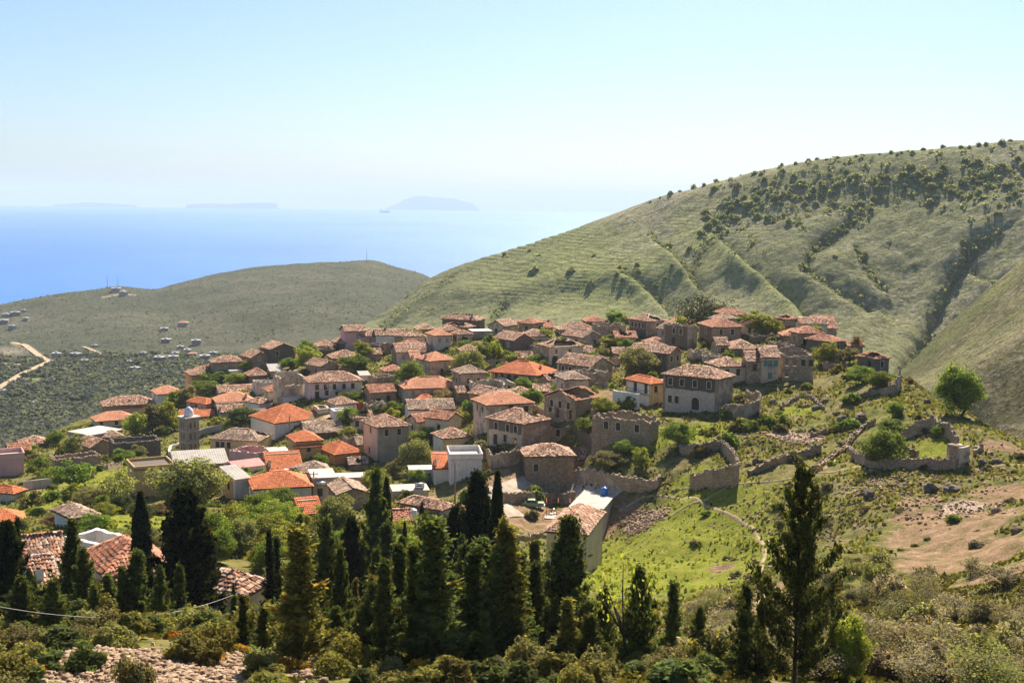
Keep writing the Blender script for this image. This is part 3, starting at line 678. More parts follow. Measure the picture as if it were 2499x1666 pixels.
def build_roof(root, kind, W, D, h, pitch, o, tile, seed, hole=None, x0=0, y0=0, name='roof', single=0):
    faces, ridges = roof_faces(kind, W, D, h, pitch, o, x0, y0)
    SING = []; cols = TILES[tile]; ms = MESSY[tile]; VV = []; FF = []; CC = []; n0 = 0
    deck = MB()
    for fi, f in enumerate(faces):
        P = np.array(f, float); e = P[1]-P[0]; e /= np.linalg.norm(e)
        n = np.cross(P[1]-P[0], P[2]-P[0]); n /= np.linalg.norm(n)
        if n[2] < 0: n = -n
        s = np.cross(n, e)
        poly = [((p-P[0])@e, (p-P[0])@s) for p in P]
        hf = None
        if hole is not None:
            def hf(a, b_, P0=P[0], e=e, s=s, fi=fi):
                w3 = P0[None] + a[:, None]*e + b_[:, None]*s
                return hole(w3[:, 0], w3[:, 1])
        if hf is None:
            k = len(P); lo = P - np.array([0, 0, .16])
            deck.add(list(P)+list(lo), [tuple(range(k)), tuple(range(2*k-1, k-1, -1))]+[(i, k+i, k+(i+1) % k, (i+1) % k) for i in range(k)])
        else:
            pa = np.array(poly); (a0, b0), (a1, b1) = pa.min(0), pa.max(0); st = .55
            for a in np.arange(a0, a1, st):
                for b_ in np.arange(b0, b1, st):
                    c = (a+st/2, b_+st/2)
                    if all((pa[(i+1) % len(pa)][0]-pa[i][0])*(c[1]-pa[i][1])-(pa[(i+1) % len(pa)][1]-pa[i][1])*(c[0]-pa[i][0]) > 0 for i in range(len(pa))) and not hf(np.array([c[0]]), np.array([c[1]]))[0]:
                        qd = [P[0]+x*e+y*s for x, y in ((a,b_),(a+st,b_),(a+st,b_+st),(a,b_+st))]
                        deck.add(qd + [v - n*.1 for v in qd], [(0,1,2,3),(7,6,5,4),(0,4,5,1),(1,5,6,2),(2,6,7,3),(3,7,4,0)])
        t = tile_strip(P[0], e, s, n, poly, ms, cols, seed*13+fi, hf)
        if t and single > 0 and fi in (0, len(faces)-1):
            k_ = min(single - len(SING), len(t[0])//6) if fi else min(single*2//3, len(t[0])//6); tv = t[0].reshape(-1, 6, 3); tcl = t[2].reshape(-1, 6, 3)[:, 0]
            near = np.argsort(((tv[:, 1]-np.array([0, 0, h]))**2).sum(1)); pick = near[:k_]; rest = near[k_:]
            for q in pick:
                yv = tv[q, 4]-tv[q, 1]; yv = yv/np.linalg.norm(yv); xv = tv[q, 2]-tv[q, 0]; xv = xv-yv*(xv@yv); xv /= np.linalg.norm(xv); zv = np.cross(xv, yv)
                SING.append((Matrix(((xv[0], yv[0], zv[0], tv[q, 1][0]), (xv[1], yv[1], zv[1], tv[q, 1][1]), (xv[2], yv[2], zv[2], tv[q, 1][2]-.06), (0, 0, 0, 1))), tuple(tcl[q])))
            if len(rest):
                t = (tv[rest].reshape(-1, 3), (np.arange(len(rest))[:, None, None]*6 + np.array([[0,1,4,3],[1,2,5,4]])[None]).reshape(-1, 4), np.repeat(tcl[rest], 6, 0))
            else: t = None
        if t: VV.append(t[0]); FF.append(t[1]+n0); CC.append(t[2]); n0 += len(t[0])
    for i, (p, q) in enumerate(ridges):
        if hole is not None and hole(np.array([(p[0]+q[0])/2]), np.array([(p[1]+q[1])/2]))[0]: continue
        if np.linalg.norm(np.array(p)-np.array(q)) < .3: continue
        t = ridge_tiles(p, q, [tuple(c*1.15 for c in k) for k in cols], seed*7+i)
        VV.append(t[0]); FF.append(t[1]+n0); CC.append(t[2]); n0 += len(t[0])
    r = obj(name, deck.mesh(name, M_DECK), root)
    if hole is not None: r['kind'] = 'stuff'
    if SING:
        tm_ = one_tile_mesh()
        for M_, c_ in SING: obj('roof_tile', tm_, r, color=c_).matrix_local = M_
    obj('roof_tiles', mesh_np('roof_tiles', np.concatenate(VV), np.concatenate(FF), M_TILE, np.concatenate(CC)), r, kind='stuff')
    return r

def parse(spec, h, L):
    """'u.2w u.5s l.3d' -> openings. u upper row, l lower row, m middle of a one-storey wall"""
    out = []
    for tk in spec.split():
        row = tk[0]; kd = tk[-1] if tk[-1].isalpha() else 'w'; u = float(tk[1:-1] if tk[-1].isalpha() else tk[1:])
        sc = min(1.0, h / 3.0)
        w_, hh = .95, 1.45
        if kd == 'd' or kd == 'D': w_, hh = 1.15, 2.1
        if kd == 'a': w_, hh = 1.7, 2.5
        if kd == 'b': w_, hh = 2.2, 2.3
        if kd == 'o' and row == 'l': hh = 1.7
        hh *= sc
        if kd in 'dDab': z0 = .05 if row != 'u' else h - 2.5
        elif row == 'u': z0 = h - .75 - hh
        elif row == 'l': z0 = min(.95, h*.25)
        else: z0 = max(.3, h*.5 - hh*.45)
        if kd == 'D': kd = 'o'
        uc = min(max(u*L, w_/2+.2), L-w_/2-.2)
        if L < w_ + .5: continue
        out.append((uc, z0, w_, hh, kd))
    return out

FOOT = []     # footprints, to keep plants out of houses
HC = [0]
def house(name, label, xl, xc, xr, yb, ye, th, roof, tile, wall, R_='', L_='', **k):
    """near corner column xc standing on (xc, yb), eaves at ye; right wall runs to column xr, left wall to xl; th = turn of the right wall"""
    HC[0] += 1; seed = HC[0]
    g = ground(xc, yb); r = math.hypot(g[0], g[1]) if 'r' not in k else k['r']
    if 'r' in k: g = at(xc, yb, r)
    az = math.atan2(g[0], g[1]); a = -az + R(th)
    ex = np.array([math.cos(a), math.sin(a), 0]); ey = np.array([-math.sin(a), math.cos(a), 0])
    ze = ray(xc, ye)[2] * r; h = max(1.2, ze - g[2])
    def solve(px, d, lo, hi):
        t_ = (px - PW/2)/FPX; top = g + np.array([0, 0, h])
        A, B = top@RT, top@FWD; A1, B1 = d@RT, d@FWD; den = A1 - t_*B1
        t = (t_*B - A)/den if abs(den) > 1e-6 else hi
        return min(max(t, lo), hi) if t > 0 else hi
    W = k.get('W') or solve(xr, ex, 1.6, 24); D = k.get('D') or solve(xl, ey, 1.6, 24)
    if 'dmin' in k: D = max(D, k['dmin'])
    root = bpy.data.objects.new(name, None); link(root); root.location = g; root.rotation_euler = (0, 0, a)
    root.empty_display_size = .5
    root['label'] = label; root['category'] = k.get('cat', 'house')
    if 'group' in k: root['group'] = k['group']
    pitch = k.get('pitch', .48); thk = .55; zb = -k.get('below', 3.0)
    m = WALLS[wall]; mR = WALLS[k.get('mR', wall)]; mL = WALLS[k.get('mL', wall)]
    ruin = roof == 'ruin'; nz = k.get('nz', .35 if ruin else 0.0)
    hr = h - .03
    def tops(side, L):
        if 'tops' in k and side in k['tops']: return [(u*L, v*h) for u, v in k['tops'][side]]
        if roof == 'gR' and side in 'LF': return [(0, hr), (L/2, hr + (L/2)*pitch - .1), (L, hr)] if side else None
        if roof == 'gL' and side in 'RB': return [(0, hr), (L/2, hr + (L/2)*pitch - .1), (L, hr)]
        if roof == 'sR' and side in 'LF': return [(0, hr), (L, hr + L*pitch)]
        if roof == 'sR' and side == 'B': return [(0, hr + D*pitch), (L, hr + D*pitch)]
        return [(0, hr), (L, hr)]
    def mkwall(side, L, spec, mat, origin, ang, flip=False):
        ops = parse(spec, h, L); wo_ = [(u-w_/2, u+w_/2, z, z+hh) for u, z, w_, hh, kd in ops]
        me = wall_mesh(L, tops(side, L), wo_, thk, zb, mat, nz, seed*5+ord(side))
        wl = obj('wall', me, root, loc=origin, rz=ang)
        for u, z, w_, hh, kd in ops:
            f, p = win_mesh(kd, w_, hh) if kd != 'o' else (None, None)
            if f is None and p is None: continue
            nm = 'door' if kd in 'dab' else 'window'
            fo = obj(nm, f if f else p, root)
            fo.matrix_local = Matrix.Translation(origin) @ Matrix.Rotation(ang, 4, 'Z') @ Matrix.Translation((u, 0, z))
            if f and p: obj({'s': 'shutter', 'g': 'shutter', 'a': 'door_leaf'}.get(kd, 'pane'), p, fo)
        return wl
    # right wall (front, y=0), left wall (x=0), back and far walls
    mkwall('R', W, R_, mR, (0, 0, 0), 0)
    # left wall: u runs from the far end to the near corner so that its outside faces -x
    mkwall('L', D - 2*thk, ' '.join(t_[0] + ('%.3f' % (1 - float(t_[1:-1] if t_[-1].isalpha() else t_[1:]))) + (t_[-1] if t_[-1].isalpha() else 'w') for t_ in L_.split()), mL, (0, D - thk, 0), -math.pi/2)
    mkwall('B', W, k.get('B_', ''), m, (W, D, 0), math.pi)
    mkwall('F', D - 2*thk, k.get('F_', ''), m, (W, thk, 0), math.pi/2)
    hole = None
    if 'hole' in k:
        hx, hy, hr_ = k['hole']; sdn = seed
        def hole(x, y): return np.hypot(x/W - hx, (y/D - hy)) + .35*fbm(np.asarray(x)/1.6, np.asarray(y)/1.6, 2, sdn) < hr_
    if roof in ('hip', 'gR', 'gL', 'sR'):
        ro = build_roof(root, roof, W, D, h, pitch, k.get('o', .38), tile, seed, hole, single=k.get('single', 0))
        if hole is not None:
            for j in range(4):
                x = W*(k['hole'][0]) + (j-1.5)*.9
                obj('rafter', MB().tube([(x, D*.15, h+.3), (x+.2, D*.8, h+.5)], .08, 5).mesh('rafter', M_WOOD), root)
    elif roof == 'flat':
        sl = MB().box((-.2, -.2, h), (W+.2, D+.2, h+.2)).mesh('roof_slab', WALLS.get(k.get('slab'), M_SLAB))
        obj('roof', sl, root)
        if k.get('parapet'):
            ph = k['parapet']
            for a_, b_ in (((-.2,-.2),(W+.2,.0)), ((-.2,D),(W+.2,D+.2)), ((-.2,0),(0,D)), ((W,0),(W+.2,D))):
                obj('parapet', MB().box((*a_, h+.2), (*b_, h+.2+ph)).mesh('parapet', m), root)
    elif roof in ('metal', 'asb', 'shedmetal'):
        mt = M_METALR if roof == 'metal' else M_ASB; p_ = pitch; n_ = int(W/.25); mm = MB()
        if roof == 'metal': segs = [(( -.3, h-.3*p_), (D/2, h+D/2*p_)), ((D/2, h+D/2*p_), (D+.3, h-.3*p_))]
        else: segs = [((-.4, h), (D+.3, h+(D)*p_))]
        for (y0_, z0_), (y1_, z1_) in segs:
            V = []; F = []
            for i in range(n_+1):
                x = -.3 + (W+.6)*i/n_; zz = .05 + (.05 if i % 2 else 0)
                V += [(x, y0_, z0_+zz), (x, y1_, z1_+zz)]
            for i in range(n_): F.append((2*i, 2*i+2, 2*i+3, 2*i+1))
            mm.add(V, F)
        obj('roof', mm.mesh('roof', mt), root)
    for j, c in enumerate(k.get('ch', [])):
        cx, cy = c[0]*W, c[1]*D; zt = h + min(cx, cy, W-cx, D-cy)*pitch if roof == 'hip' else h + .5*pitch*min(W, D)*.6
        obj('chimney', MB().box((cx-.3, cy-.25, h-.3), (cx+.3, cy+.25, zt+.75)).box((cx-.38, cy-.33, zt+.75), (cx+.38, cy+.33, zt+.85)).box((cx-.2, cy-.15, zt+.85), (cx+.2, cy+.15, zt+1.05)).mesh('chimney', M_PINK if tile in ('new', 'pink') else M_STONE), root)
    if ruin:
        for j in range(k.get('rub', 1)):
            pass
    c4 = [g[:2], (g + ex*W)[:2], (g + ex*W + ey*D)[:2], (g + ey*D)[:2]]
    FOOT.append(np.array(c4))
    root['_W'] = W; root['_D'] = D; root['_h'] = h
    return root
def dims(root): return root['_W'], root['_D'], root['_h']
def part(root, name, me, **k): return obj(name, me, root, **k)
def mkempty(name, label, cat, loc, rz=0, group=None):
    o = bpy.data.objects.new(name, None); link(o); o.location = loc; o.rotation_euler = (0, 0, rz); o['label'] = label; o['category'] = cat
    if group: o['group'] = group
    return o

def inside(x, y, pad=.6):
    for q in FOOT:
        c = q.mean(0)
        if abs(x-c[0]) > 16 or abs(y-c[1]) > 16: continue
        ok = True
        for i in range(4):
            e = q[(i+1) % 4]-q[i]; L = np.linalg.norm(e)
            if (e[0]*(y-q[i][1])-e[1]*(x-q[i][0]))/L < -pad: ok = False; break
        if ok: return True
    return False
LANDMARKS = [(456,1060,'the bell tower'),(700,1030,'the church'),(950,1080,'the square grey house'),(1130,1150,'the white cubic building'),(1580,960,'the balcony house'),(1690,960,'the arched doorway house'),(1280,900,'the long stone cottage'),(1050,950,'the long shaded orange-roofed house'),(820,950,'the long white two-storey house'),(1240,1020,'the patched orange roof'),(1370,1000,'the half-roofed stone house'),(1540,1060,'the ragged square ruin'),(1340,1140,'the low rubble house'),
 (1420,910,'the dark arched-window house'),(1600,880,'the spreading tree house'),(1870,900,'the turquoise shutters'),(1950,890,'the tall roofless ruin'),(2130,880,'the rightmost tiled house'),(1130,790,'the highest dark house'),(1300,800,'the long crest house'),(1480,810,'the upright crest tree'),(1700,780,'the crest pine'),(1760,820,'the brown crest house'),(860,820,'the pink houses'),(690,870,'the left crest gabled pair'),(500,920,'the yellow plastered house'),(410,980,'the tall orange-roofed white house'),(300,1020,'the leftmost orange cluster'),(230,1060,'the concrete flat roof'),(330,1100,'the dark roofless barn'),(130,1130,'the slumped rubble shed'),(40,1180,'the left corner orange roof'),(380,1170,'the ochre flat block'),(580,1090,'the yellow lawn house'),(740,1090,'the two-tier orange roof'),(840,1110,'the orange-rendered house'),(690,1200,'the glossy orange roof'),(1050,1020,'the whitewashed cottage'),(1080,880,'the cream crest house'),(980,870,'the yellowish stone house'),(700,960,'the tall ruin with paired windows'),
 (1780,1000,'the curved garden wall'),(1900,1130,'the long field wall'),(1740,1150,'the lowest terrace ruin'),(2050,1090,'the curving dry-stone wall'),(2200,1110,'the right-hand ruin'),(2340,960,'the big skyline tree'),(2110,930,'the green hedge'),(2080,1020,'the pair of dark boulders'),(2320,1290,'the bare earth slope'),(2450,1130,'the boulders near the right edge'),(1640,1330,'the meadow'),(1860,1400,'the meadow path'),(2000,1250,'the stony slope'),(1540,1270,'the rubble bank'),(1290,1240,'the car yard'),(1440,1260,'the slab roof'),
 (340,1420,'the slim left cypress'),(451,1420,'the wide dark conifer'),(60,1400,'the left-edge conifer'),(591,1430,'the heavy-tiled house'),(1215,1350,'the tallest cypress'),(1391,1450,'the spire-topped conifer'),(1960,1450,'the ragged tall conifer'),(917,1300,'the tall airy conifer'),(400,1620,'the stone scree'),(1570,1500,'the pair-topped conifer'),(1062,1480,'the large olive conifer'),(730,1400,'the tall thin-topped conifer'),(80,1580,'the lower left corner'),(700,1620,'the bottom left thicket'),(1000,1630,'the bottom centre'),(1300,1630,'the bottom edge right of centre'),(1650,1620,'the bottom edge below the meadow'),(2330,1620,'the bottom right tree'),(2090,1560,'the yellow-green right tree'),(2460,1450,'the right-edge olive'),(2250,1480,'the lower right hollow'),(1780,1540,'the slim right conifer')]
def near_mark(P):
    qx, qy = pixel(P); return min(LANDMARKS, key=lambda m: (m[0]-qx)**2 + 1.6*(m[1]-qy)**2)[2]
# ------------------------------------------------------------------ the village, from the far crest towards the camera
h_ = house
# far crest, right
h_('house','low old-tiled house at the right crest just behind the dark pine',1742,1790,1824,786,767,35,'hip','red','dk','u.5w','')
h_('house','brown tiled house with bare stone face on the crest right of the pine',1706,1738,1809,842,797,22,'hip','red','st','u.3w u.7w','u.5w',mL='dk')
h_('ruined_house','small caved-in tiled ruin on the far crest left of the gully hill',1894,1915,1946,800,778,30,'hip','red','st','','',hole=(.3,.4,.4))
h_('house','tiled house at the right end of the far crest, half hidden by bushes',1964,1990,2042,812,800,15,'gR','red','s2','','')
h_('house','low tiled house on the right crest behind the yellowish thicket',1900,1912,1981,837,818,12,'hip','red','st','','')
h_('house','dark two-storey house with tiled hip roof at the village right end',1971,2030,2060,878,833,50,'hip','red','dk','u.5w','u.4w',D=8)
h_('shed','small tiled shed sinking behind shrubs near the right edge of the village',2060,2070,2106,856,846,25,'gR','red','s2','','',cat='shed')
h_('ruined_house','rightmost tiled house of the village with its front roof fallen in',2093,2136,2170,908,874,45,'hip','red','dk','u.5w','u.3o',hole=(.15,.3,.28),tops={'R':[(0,1),(.5,1.1),(1,1)]})
# crest, centre right
h_('house','tiled crest house left of the upright green tree',1427,1432,1482,800,784,12,'hip','red','dk','','',D=7)
h_('ruined_house','roofless square stone ruin on the crest beside the upright green tree',1453,1461,1528,822,795,15,'ruin','','s2','u.8o','',D=8,nz=.25)
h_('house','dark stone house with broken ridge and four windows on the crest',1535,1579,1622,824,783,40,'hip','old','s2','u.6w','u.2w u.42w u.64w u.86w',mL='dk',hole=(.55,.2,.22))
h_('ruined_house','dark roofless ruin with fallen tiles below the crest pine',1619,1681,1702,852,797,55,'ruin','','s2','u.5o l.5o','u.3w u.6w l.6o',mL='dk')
h_('house','tiled roof patch under the branches of the crest pine',1625,1640,1695,800,786,15,'hip','red','dk','','',D=6)
# crest, centre
h_('house','long brown-tiled house with end chimney on the centre crest',1247,1252,1350,812,799,8,'gR','red','s3','','',D=7,ch=[(.93,.5)])
h_('house','tiled house tucked in front of the long crest house',1272,1278,1340,833,819,10,'hip','old','cr','','',D=6)
h_('house','wide low-tiled house behind the gabled stone house near the crest',1361,1366,1454,818,804,10,'hip','old','s3','','',D=7)
h_('house','gabled stone house with shuttered windows under the crest, vines to its right',1385,1422,1480,852,823,40,'gL','old','s3','m.7o','u.3w u.75w',D=9,W=6.5)
h_('house','large dark house with hipped tile roof standing highest against the hill',1080,1162,1183,808,781,62,'hip','old','dk','u.6w','u.3p',D=12,ch=[(.3,.2)])
h_('ruined_house','broken-roofed stone house just below the highest dark house',1082,1140,1156,815,798,60,'hip','old','s2','u.5o','u.5o',hole=(.4,.55,.3))
h_('house','small tiled house with dark side wall below the highest dark house',1103,1117,1151,842,815,25,'hip','old','s3','u.4o l.6D','u.3p u.7p',mL='dk')
h_('shed','flat white-roofed stone shed between two crest houses',1150,1153,1200,828,809,12,'flat','','s2','','',D=5,cat='shed',slab='wh')
h_('house','dark gabled house with white blind window above the walnut trees',1209,1253,1298,868,830,38,'gL','old','dk','','u.25s u.5p u.8w',D=9,W=7,mR='dk')
h_('house','small tiled roof showing left of the highest dark house',1014,1020,1062,812,803,10,'hip','old','s2','','',D=6)
h_('house','cream house with clean orange hip roof and two blind windows near the crest',1041,1061,1101,858,818,20,'hip','pink','cr','u.3s u.75s','u.3s u.75s',pitch=.5)
# crest, left
h_('house','rearmost pink-walled house with wavy tiled roof on the left crest',835,842,892,840,808,14,'gR','old','pk','u.6s','',D=6)
h_('house','nearer pink house with white side at the left crest',868,882,918,845,820,28,'gR','old','pk','u.6s','u.5p',mL='wh',D=7)
h_('house','long low tiled house with white wall right of the pink ones',915,918,998,832,817,6,'gR','old','wh','','',D=6,ch=[(.3,.5)])
h_('shed','grey flat shed roof among bushes below the long white house',962,964,998,842,824,8,'asb','','s2','','',D=4,cat='shed',pitch=.1)
h_('ruined_house','roofless gabled ruin with two empty windows below the pink houses',900,928,963,865,843,35,'ruin','','s2','m.25o m.75o','m.5o',mL='dk',tops={'R':[(0,1),(.5,1.32),(1,1)]},nz=.1)
h_('house','yellowish stone house with tiled roof and one pale window below the crest',962,969,1048,895,859,12,'gR','old','cr','u.2s','u.5p',mL='st',D=8)
h_('house','twin-ridged tiled house at the left end of the crest',771,777,820,852,844,14,'hip','old','s2','','',D=6)
h_('ruined_house','small dark roofless block below the twin-ridged tiled house',772,777,816,876,853,12,'ruin','','dk','m.5D','',D=5,nz=.1)
h_('house','house with dark triangular gable beside the pink houses',816,838,886,860,838,30,'gL','old','dk','','',D=7)
h_('house','wide old-tiled house half buried in trees below the dark gable',805,812,879,892,873,12,'hip','old','s2','','',D=7)
h_('house','stone house with gable turned right above the long white two-storey house',760,783,826,916,894,32,'gL','old','s2','','u.3p',D=8)
h_('ruined_house','gabled stone shell with sunken roof right of the turned-gable house',816,840,880,914,903,28,'gL','old','s2','','',D=7,hole=(.4,.25,.3))
h_('house','low tiled house hidden behind green scrub on the left crest',514,520,594,893,884,8,'hip','old','s2','','',D=6)
h_('house','gabled stone house on the left crest, leftmost of the gabled pair',605,612,661,893,872,24,'gL','old','s2','','',D=7)
h_('house','taller dark gabled house of the left crest pair with one white window',653,662,722,898,852,26,'gL','old','dk','u.25w','',D=8,pitch=.38)
h_('house','low tiled annex at the foot of the taller dark gabled house',676,680,726,895,879,12,'gR','red','st','','',D=5)
h_('house','yellow plastered house with three white-framed windows at the left end',443,468,558,942,914,14,'hip','old','oc','m.12w m.42w m.73w','',D=8)
h_('shed','blue-grey metal-roofed shed behind the open dark house',655,660,690,922,906,10,'asb','','s2','','',D=5,cat='shed',pitch=.3)
h_('house','tiled house with wide black opening and collapsing right slope',602,609,656,940,916,12,'hip','old','dk','','',D=6,pitch=.6)
# second band, centre and right
h_('house','orange-roofed stone house with stained front below the yellowish stone house',1023,1050,1108,925,880,30,'hip','pink','s3','l.5p','u.3s u.7s',D=7.5,ch=[(.1,.5)])
h_('shed','small pale tile roof left of the stained orange-roofed house',1001,1006,1028,892,878,12,'sR','pink','cr','','',D=4,cat='shed')
h_('ruined_house','roofless stone box with thick pale wall tops beside the walnut tree',897,918,966,947,921,28,'ruin','','s2','m.3o','m.5o',nz=.12)
h_('house','long whitewashed two-storey house with five upper windows',747,756,884,977,932,10,'hip','old','ow','u.14p u.30p u.47p u.65p u.82p l.14d l.32p l.52p','u.5p',D=8)
h_('ruined_house','tall roofless ruin with paired windows left of the long white house',666,689,750,988,922,22,'ruin','','s3','u.3o u.7o','u.5o',tops={'R':[(0,1),(.08,.9),(.15,.72),(1,.72)],'B':[(0,1.15),(1,1.1)]})
h_('house','white flat-roofed block in front of the tall roofless ruin',688,692,748,990,970,10,'flat','','wh','','',D=6)
h_('house','long low brown-tiled house behind the two orange roofs on the left',530,535,638,972,957,9,'gR','old','cr','m.83p','',D=6)
h_('house','orange hip-roofed house standing corner-on above the bell tower',472,503,532,1003,985,42,'hip','new','s3','','u.5p',D=8)
h_('house','wide stone house with orange-striped roof beside the corner-on one',528,531,622,1008,981,8,'hip','pink','s3','','',D=8,ch=[(.78,.2)])
h_('house','little white house with pyramid of old tiles',607,632,661,1006,983,38,'hip','old','wh','','',D=5)
h_('shed','old tile roof in front of the wide stone house, behind the dark tree',532,536,615,1018,1006,10,'sR','old','ow','','',D=4,cat='shed')
h_('house','tall orange-roofed white house at the left edge of the village',378,385,446,1000,961,12,'hip','pink','wh','','u.5p',D=8)
h_('house','long old tile roof at the left brow of the village',248,254,378,998,990,6,'hip','old','s2','','',D=8)
h_('house','orange hip-roofed house with chimney in the leftmost cluster',288,294,352,1006,994,10,'hip','pink','pk','','',D=7,ch=[(.45,.3)])
h_('house','cream house with wide orange roof in front of the leftmost cluster',226,236,332,1046,1027,10,'hip','pink','cr','m.12p m.5p','',D=7)
h_('house','wide concrete flat roof at the left edge, above the gable-ended house',163,222,298,1084,1063,38,'flat','','cc','','',D=9)
h_('house','low tiled house hidden in greenery at the far left brow',50,56,120,1096,1085,8,'hip','old','dk','','',D=6)
h_('house','broken tile roof in the far left greenery below the low tiled house',18,24,74,1112,1103,8,'gR','red','s2','','',D=5)
h_('house','stone house with stepped gable end at left, roof falling left',190,222,271,1108,1090,30,'gL','old','st','','',D=7,W=6)
h_('house','small tile roof behind the stepped gable house',248,253,300,1078,1072,10,'hip','brown','s2','','',D=5)
h_('ruined_house','dark-fronted roofless barn left of the bell tower lawn',270,277,392,1118,1082,8,'ruin','','dk','','',D=7,nz=.18)
h_('ruined_house','low rubble shed with slumped tiles in the left gardens',124,132,246,1142,1122,14,'ruin','','st','','',D=5,nz=.3)
h_('house','pink parapet house cut by the left picture edge',-55,-50,58,1168,1124,3,'flat','','pk','','',D=6,parapet=.9)
h_('house','bright orange hip roof in the left bottom corner of the village',-60,34,60,1224,1202,52,'hip','new','cr','','',D=9,pitch=.55)
# middle band
h_('house','long stone cottage with orange roof, four windows and two doors, chimney at each end',1214,1309,1354,939,913,62,'hip','new','s3','m.4w','m.12w m.28w m.45d m.62d m.78w m.92w',mL='st',D=13,ch=[(.5,.12),(.5,.88)],o=.7)
h_('house','orange-roofed house with long shaded front in the village centre',976,990,1121,990,946,12,'hip','pink','s3','u.14s u.48s','u.3s u.7s',D=8.5,o=.6,ch=[(.06,.4)])
h_('ruined_house','stone ruin with collapsed roof beside the walled gardens in the centre',1107,1118,1172,985,958,14,'gR','old','st','','',D=5,hole=(.75,.3,.35))
h_('ruined_house','roofless cream-walled ruin behind the house with the patched orange roof',1150,1157,1238,985,940,10,'ruin','','s3','m.3o m.75o','',D=8,tops={'R':[(0,.5),(.3,.35),(.6,.55),(1,.9)],'B':[(0,1),(.6,1.05),(1,.8)]})
h_('ruined_house','roofless house with arched cellar door and slipping tiles below the crest',1317,1342,1424,892,846,26,'hip','old','s3','u.2o u.6o l.15a','u.3o u.7o',hole=(.4,.25,.36),mR='cr')
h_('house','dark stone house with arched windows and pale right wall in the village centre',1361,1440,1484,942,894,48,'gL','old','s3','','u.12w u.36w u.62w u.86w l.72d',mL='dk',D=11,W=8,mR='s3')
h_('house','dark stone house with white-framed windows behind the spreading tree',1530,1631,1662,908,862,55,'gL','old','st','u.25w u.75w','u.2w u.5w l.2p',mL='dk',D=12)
h_('house','tile roof and rubble wall behind the dark house with the spreading tree',1572,1580,1632,850,840,12,'hip','red','dk','','',D=6)
h_('house','white house with neat orange roof and long balcony',1528,1587,1621,992,934,40,'hip','new','ye','u.4p','u.15d u.65d l.5w',mL='wh',D=8.2,pitch=.45,o=.55)  # right wall yellow: grazing sunlight put into the render colour
h_('house','stone house with half its roof gone and three framed windows',1332,1405,1449,1032,976,48,'gR','red','st','','u.2w u.5w u.8w l.15D l.6D l.85p',mL='s2',D=9,W=7,hole=(.45,.25,.42),pitch=.38)
h_('house','two-storey house with dark upper wall and arched doorway',1630,1749,1757,1008,924,64,'hip','old','s2','','u.12w u.4w u.66w u.9w l.76w l.9w l.38a',mL='tt',D=12.2,W=7)
h_('house','cream two-storey house stepping back right of the arched doorway house',1716,1754,1822,946,893,24,'hip','old','cr','u.3p u.7p l.3p','',mL='s2',D=7)
h_('house','plain stone link house between the cream house and the turquoise shutters',1800,1822,1858,938,880,10,'gR','old','s2','u.55p','',D=7)
h_('house','tall narrow house with turquoise shutters and a little balcony',1846,1858,1901,938,870,12,'gR','old','s3','u.2g u.5g u.85g l.5g','',D=8)
h_('ruined_house','tall roofless ruin with row of empty windows at the right of the village',1898,1909,1987,930,868,10,'ruin','','s2','u.13o u.38o u.66p u.9p l.15o','',mL='s3',D=9,tops={'R':[(0,.97),(1,1.02)],'B':[(0,.95),(.4,1.25),(.7,1.2),(1,1)]},nz=.15)
h_('house','small stone annex with slit windows above the cream two-storey house',1742,1750,1778,868,841,15,'gR','old','s2','u.5p','',D=6)
h_('house','sprawling tile roof stepping down behind the stone link house',1770,1782,1852,866,850,12,'hip','old','s2','','',D=9)
h_('house','house with patched orange roof and three dark openings, tall plastered side',1161,1188,1300,1060,987,22,'hip','pink','s3','u.35s u.53D u.86p l.12p','u.3p u.75p',D=8)
h_('house','old-tiled house with holed roof corner and white-framed windows',1206,1277,1327,1100,1033,48,'hip','old','s2','','u.18w u.42w u.78w l.2D l.5p l.8d',mL='t2',D=10,W=8,hole=(.75,.35,.24))
h_('ruined_house','roofless stone annex with bricked arch attached to the holed-roof house',1322,1328,1402,1090,1040,14,'ruin','','st','u.45w','',D=6,tops={'R':[(0,.95),(.5,.85),(1,1)]},nz=.2)
h_('house','whitewashed cottage with brown tiles and a terrace holding a barrel tank',991,998,1108,1040,998,8,'gR','brown','wh','m.55D m.85p','',D=7)
h_('ruined_house','low roofless walls tucked behind the whitewashed cottage',999,1004,1062,985,966,8,'ruin','','s3','','',D=6,nz=.1)
h_('shed','small orange tile roof between low walls behind the whitewashed cottage',1012,1018,1066,990,976,12,'hip','new','cr','','',D=4,cat='shed')
h_('house','tall square grey house with old hip roof and two framed windows',897,923,998,1128,1041,22,'hip','old','gr','u.27w u.68w','u.5p l.6p',mL='cr',D=9,o=.5)
h_('house','yellow upper house with hip of old tiles above the white terrace',1066,1082,1149,1110,1068,22,'hip','old','ye','','',mL='wh',D=6)
h_('house','low tan-tiled house with red laundry on its terrace',805,819,871,1008,986,22,'hip','old','wh','','',D=6)
h_('shed','white roofless terrace box in front of the low tan-tiled house',808,814,858,1032,1002,12,'ruin','','wh','','',D=4,nz=.03,cat='shed')
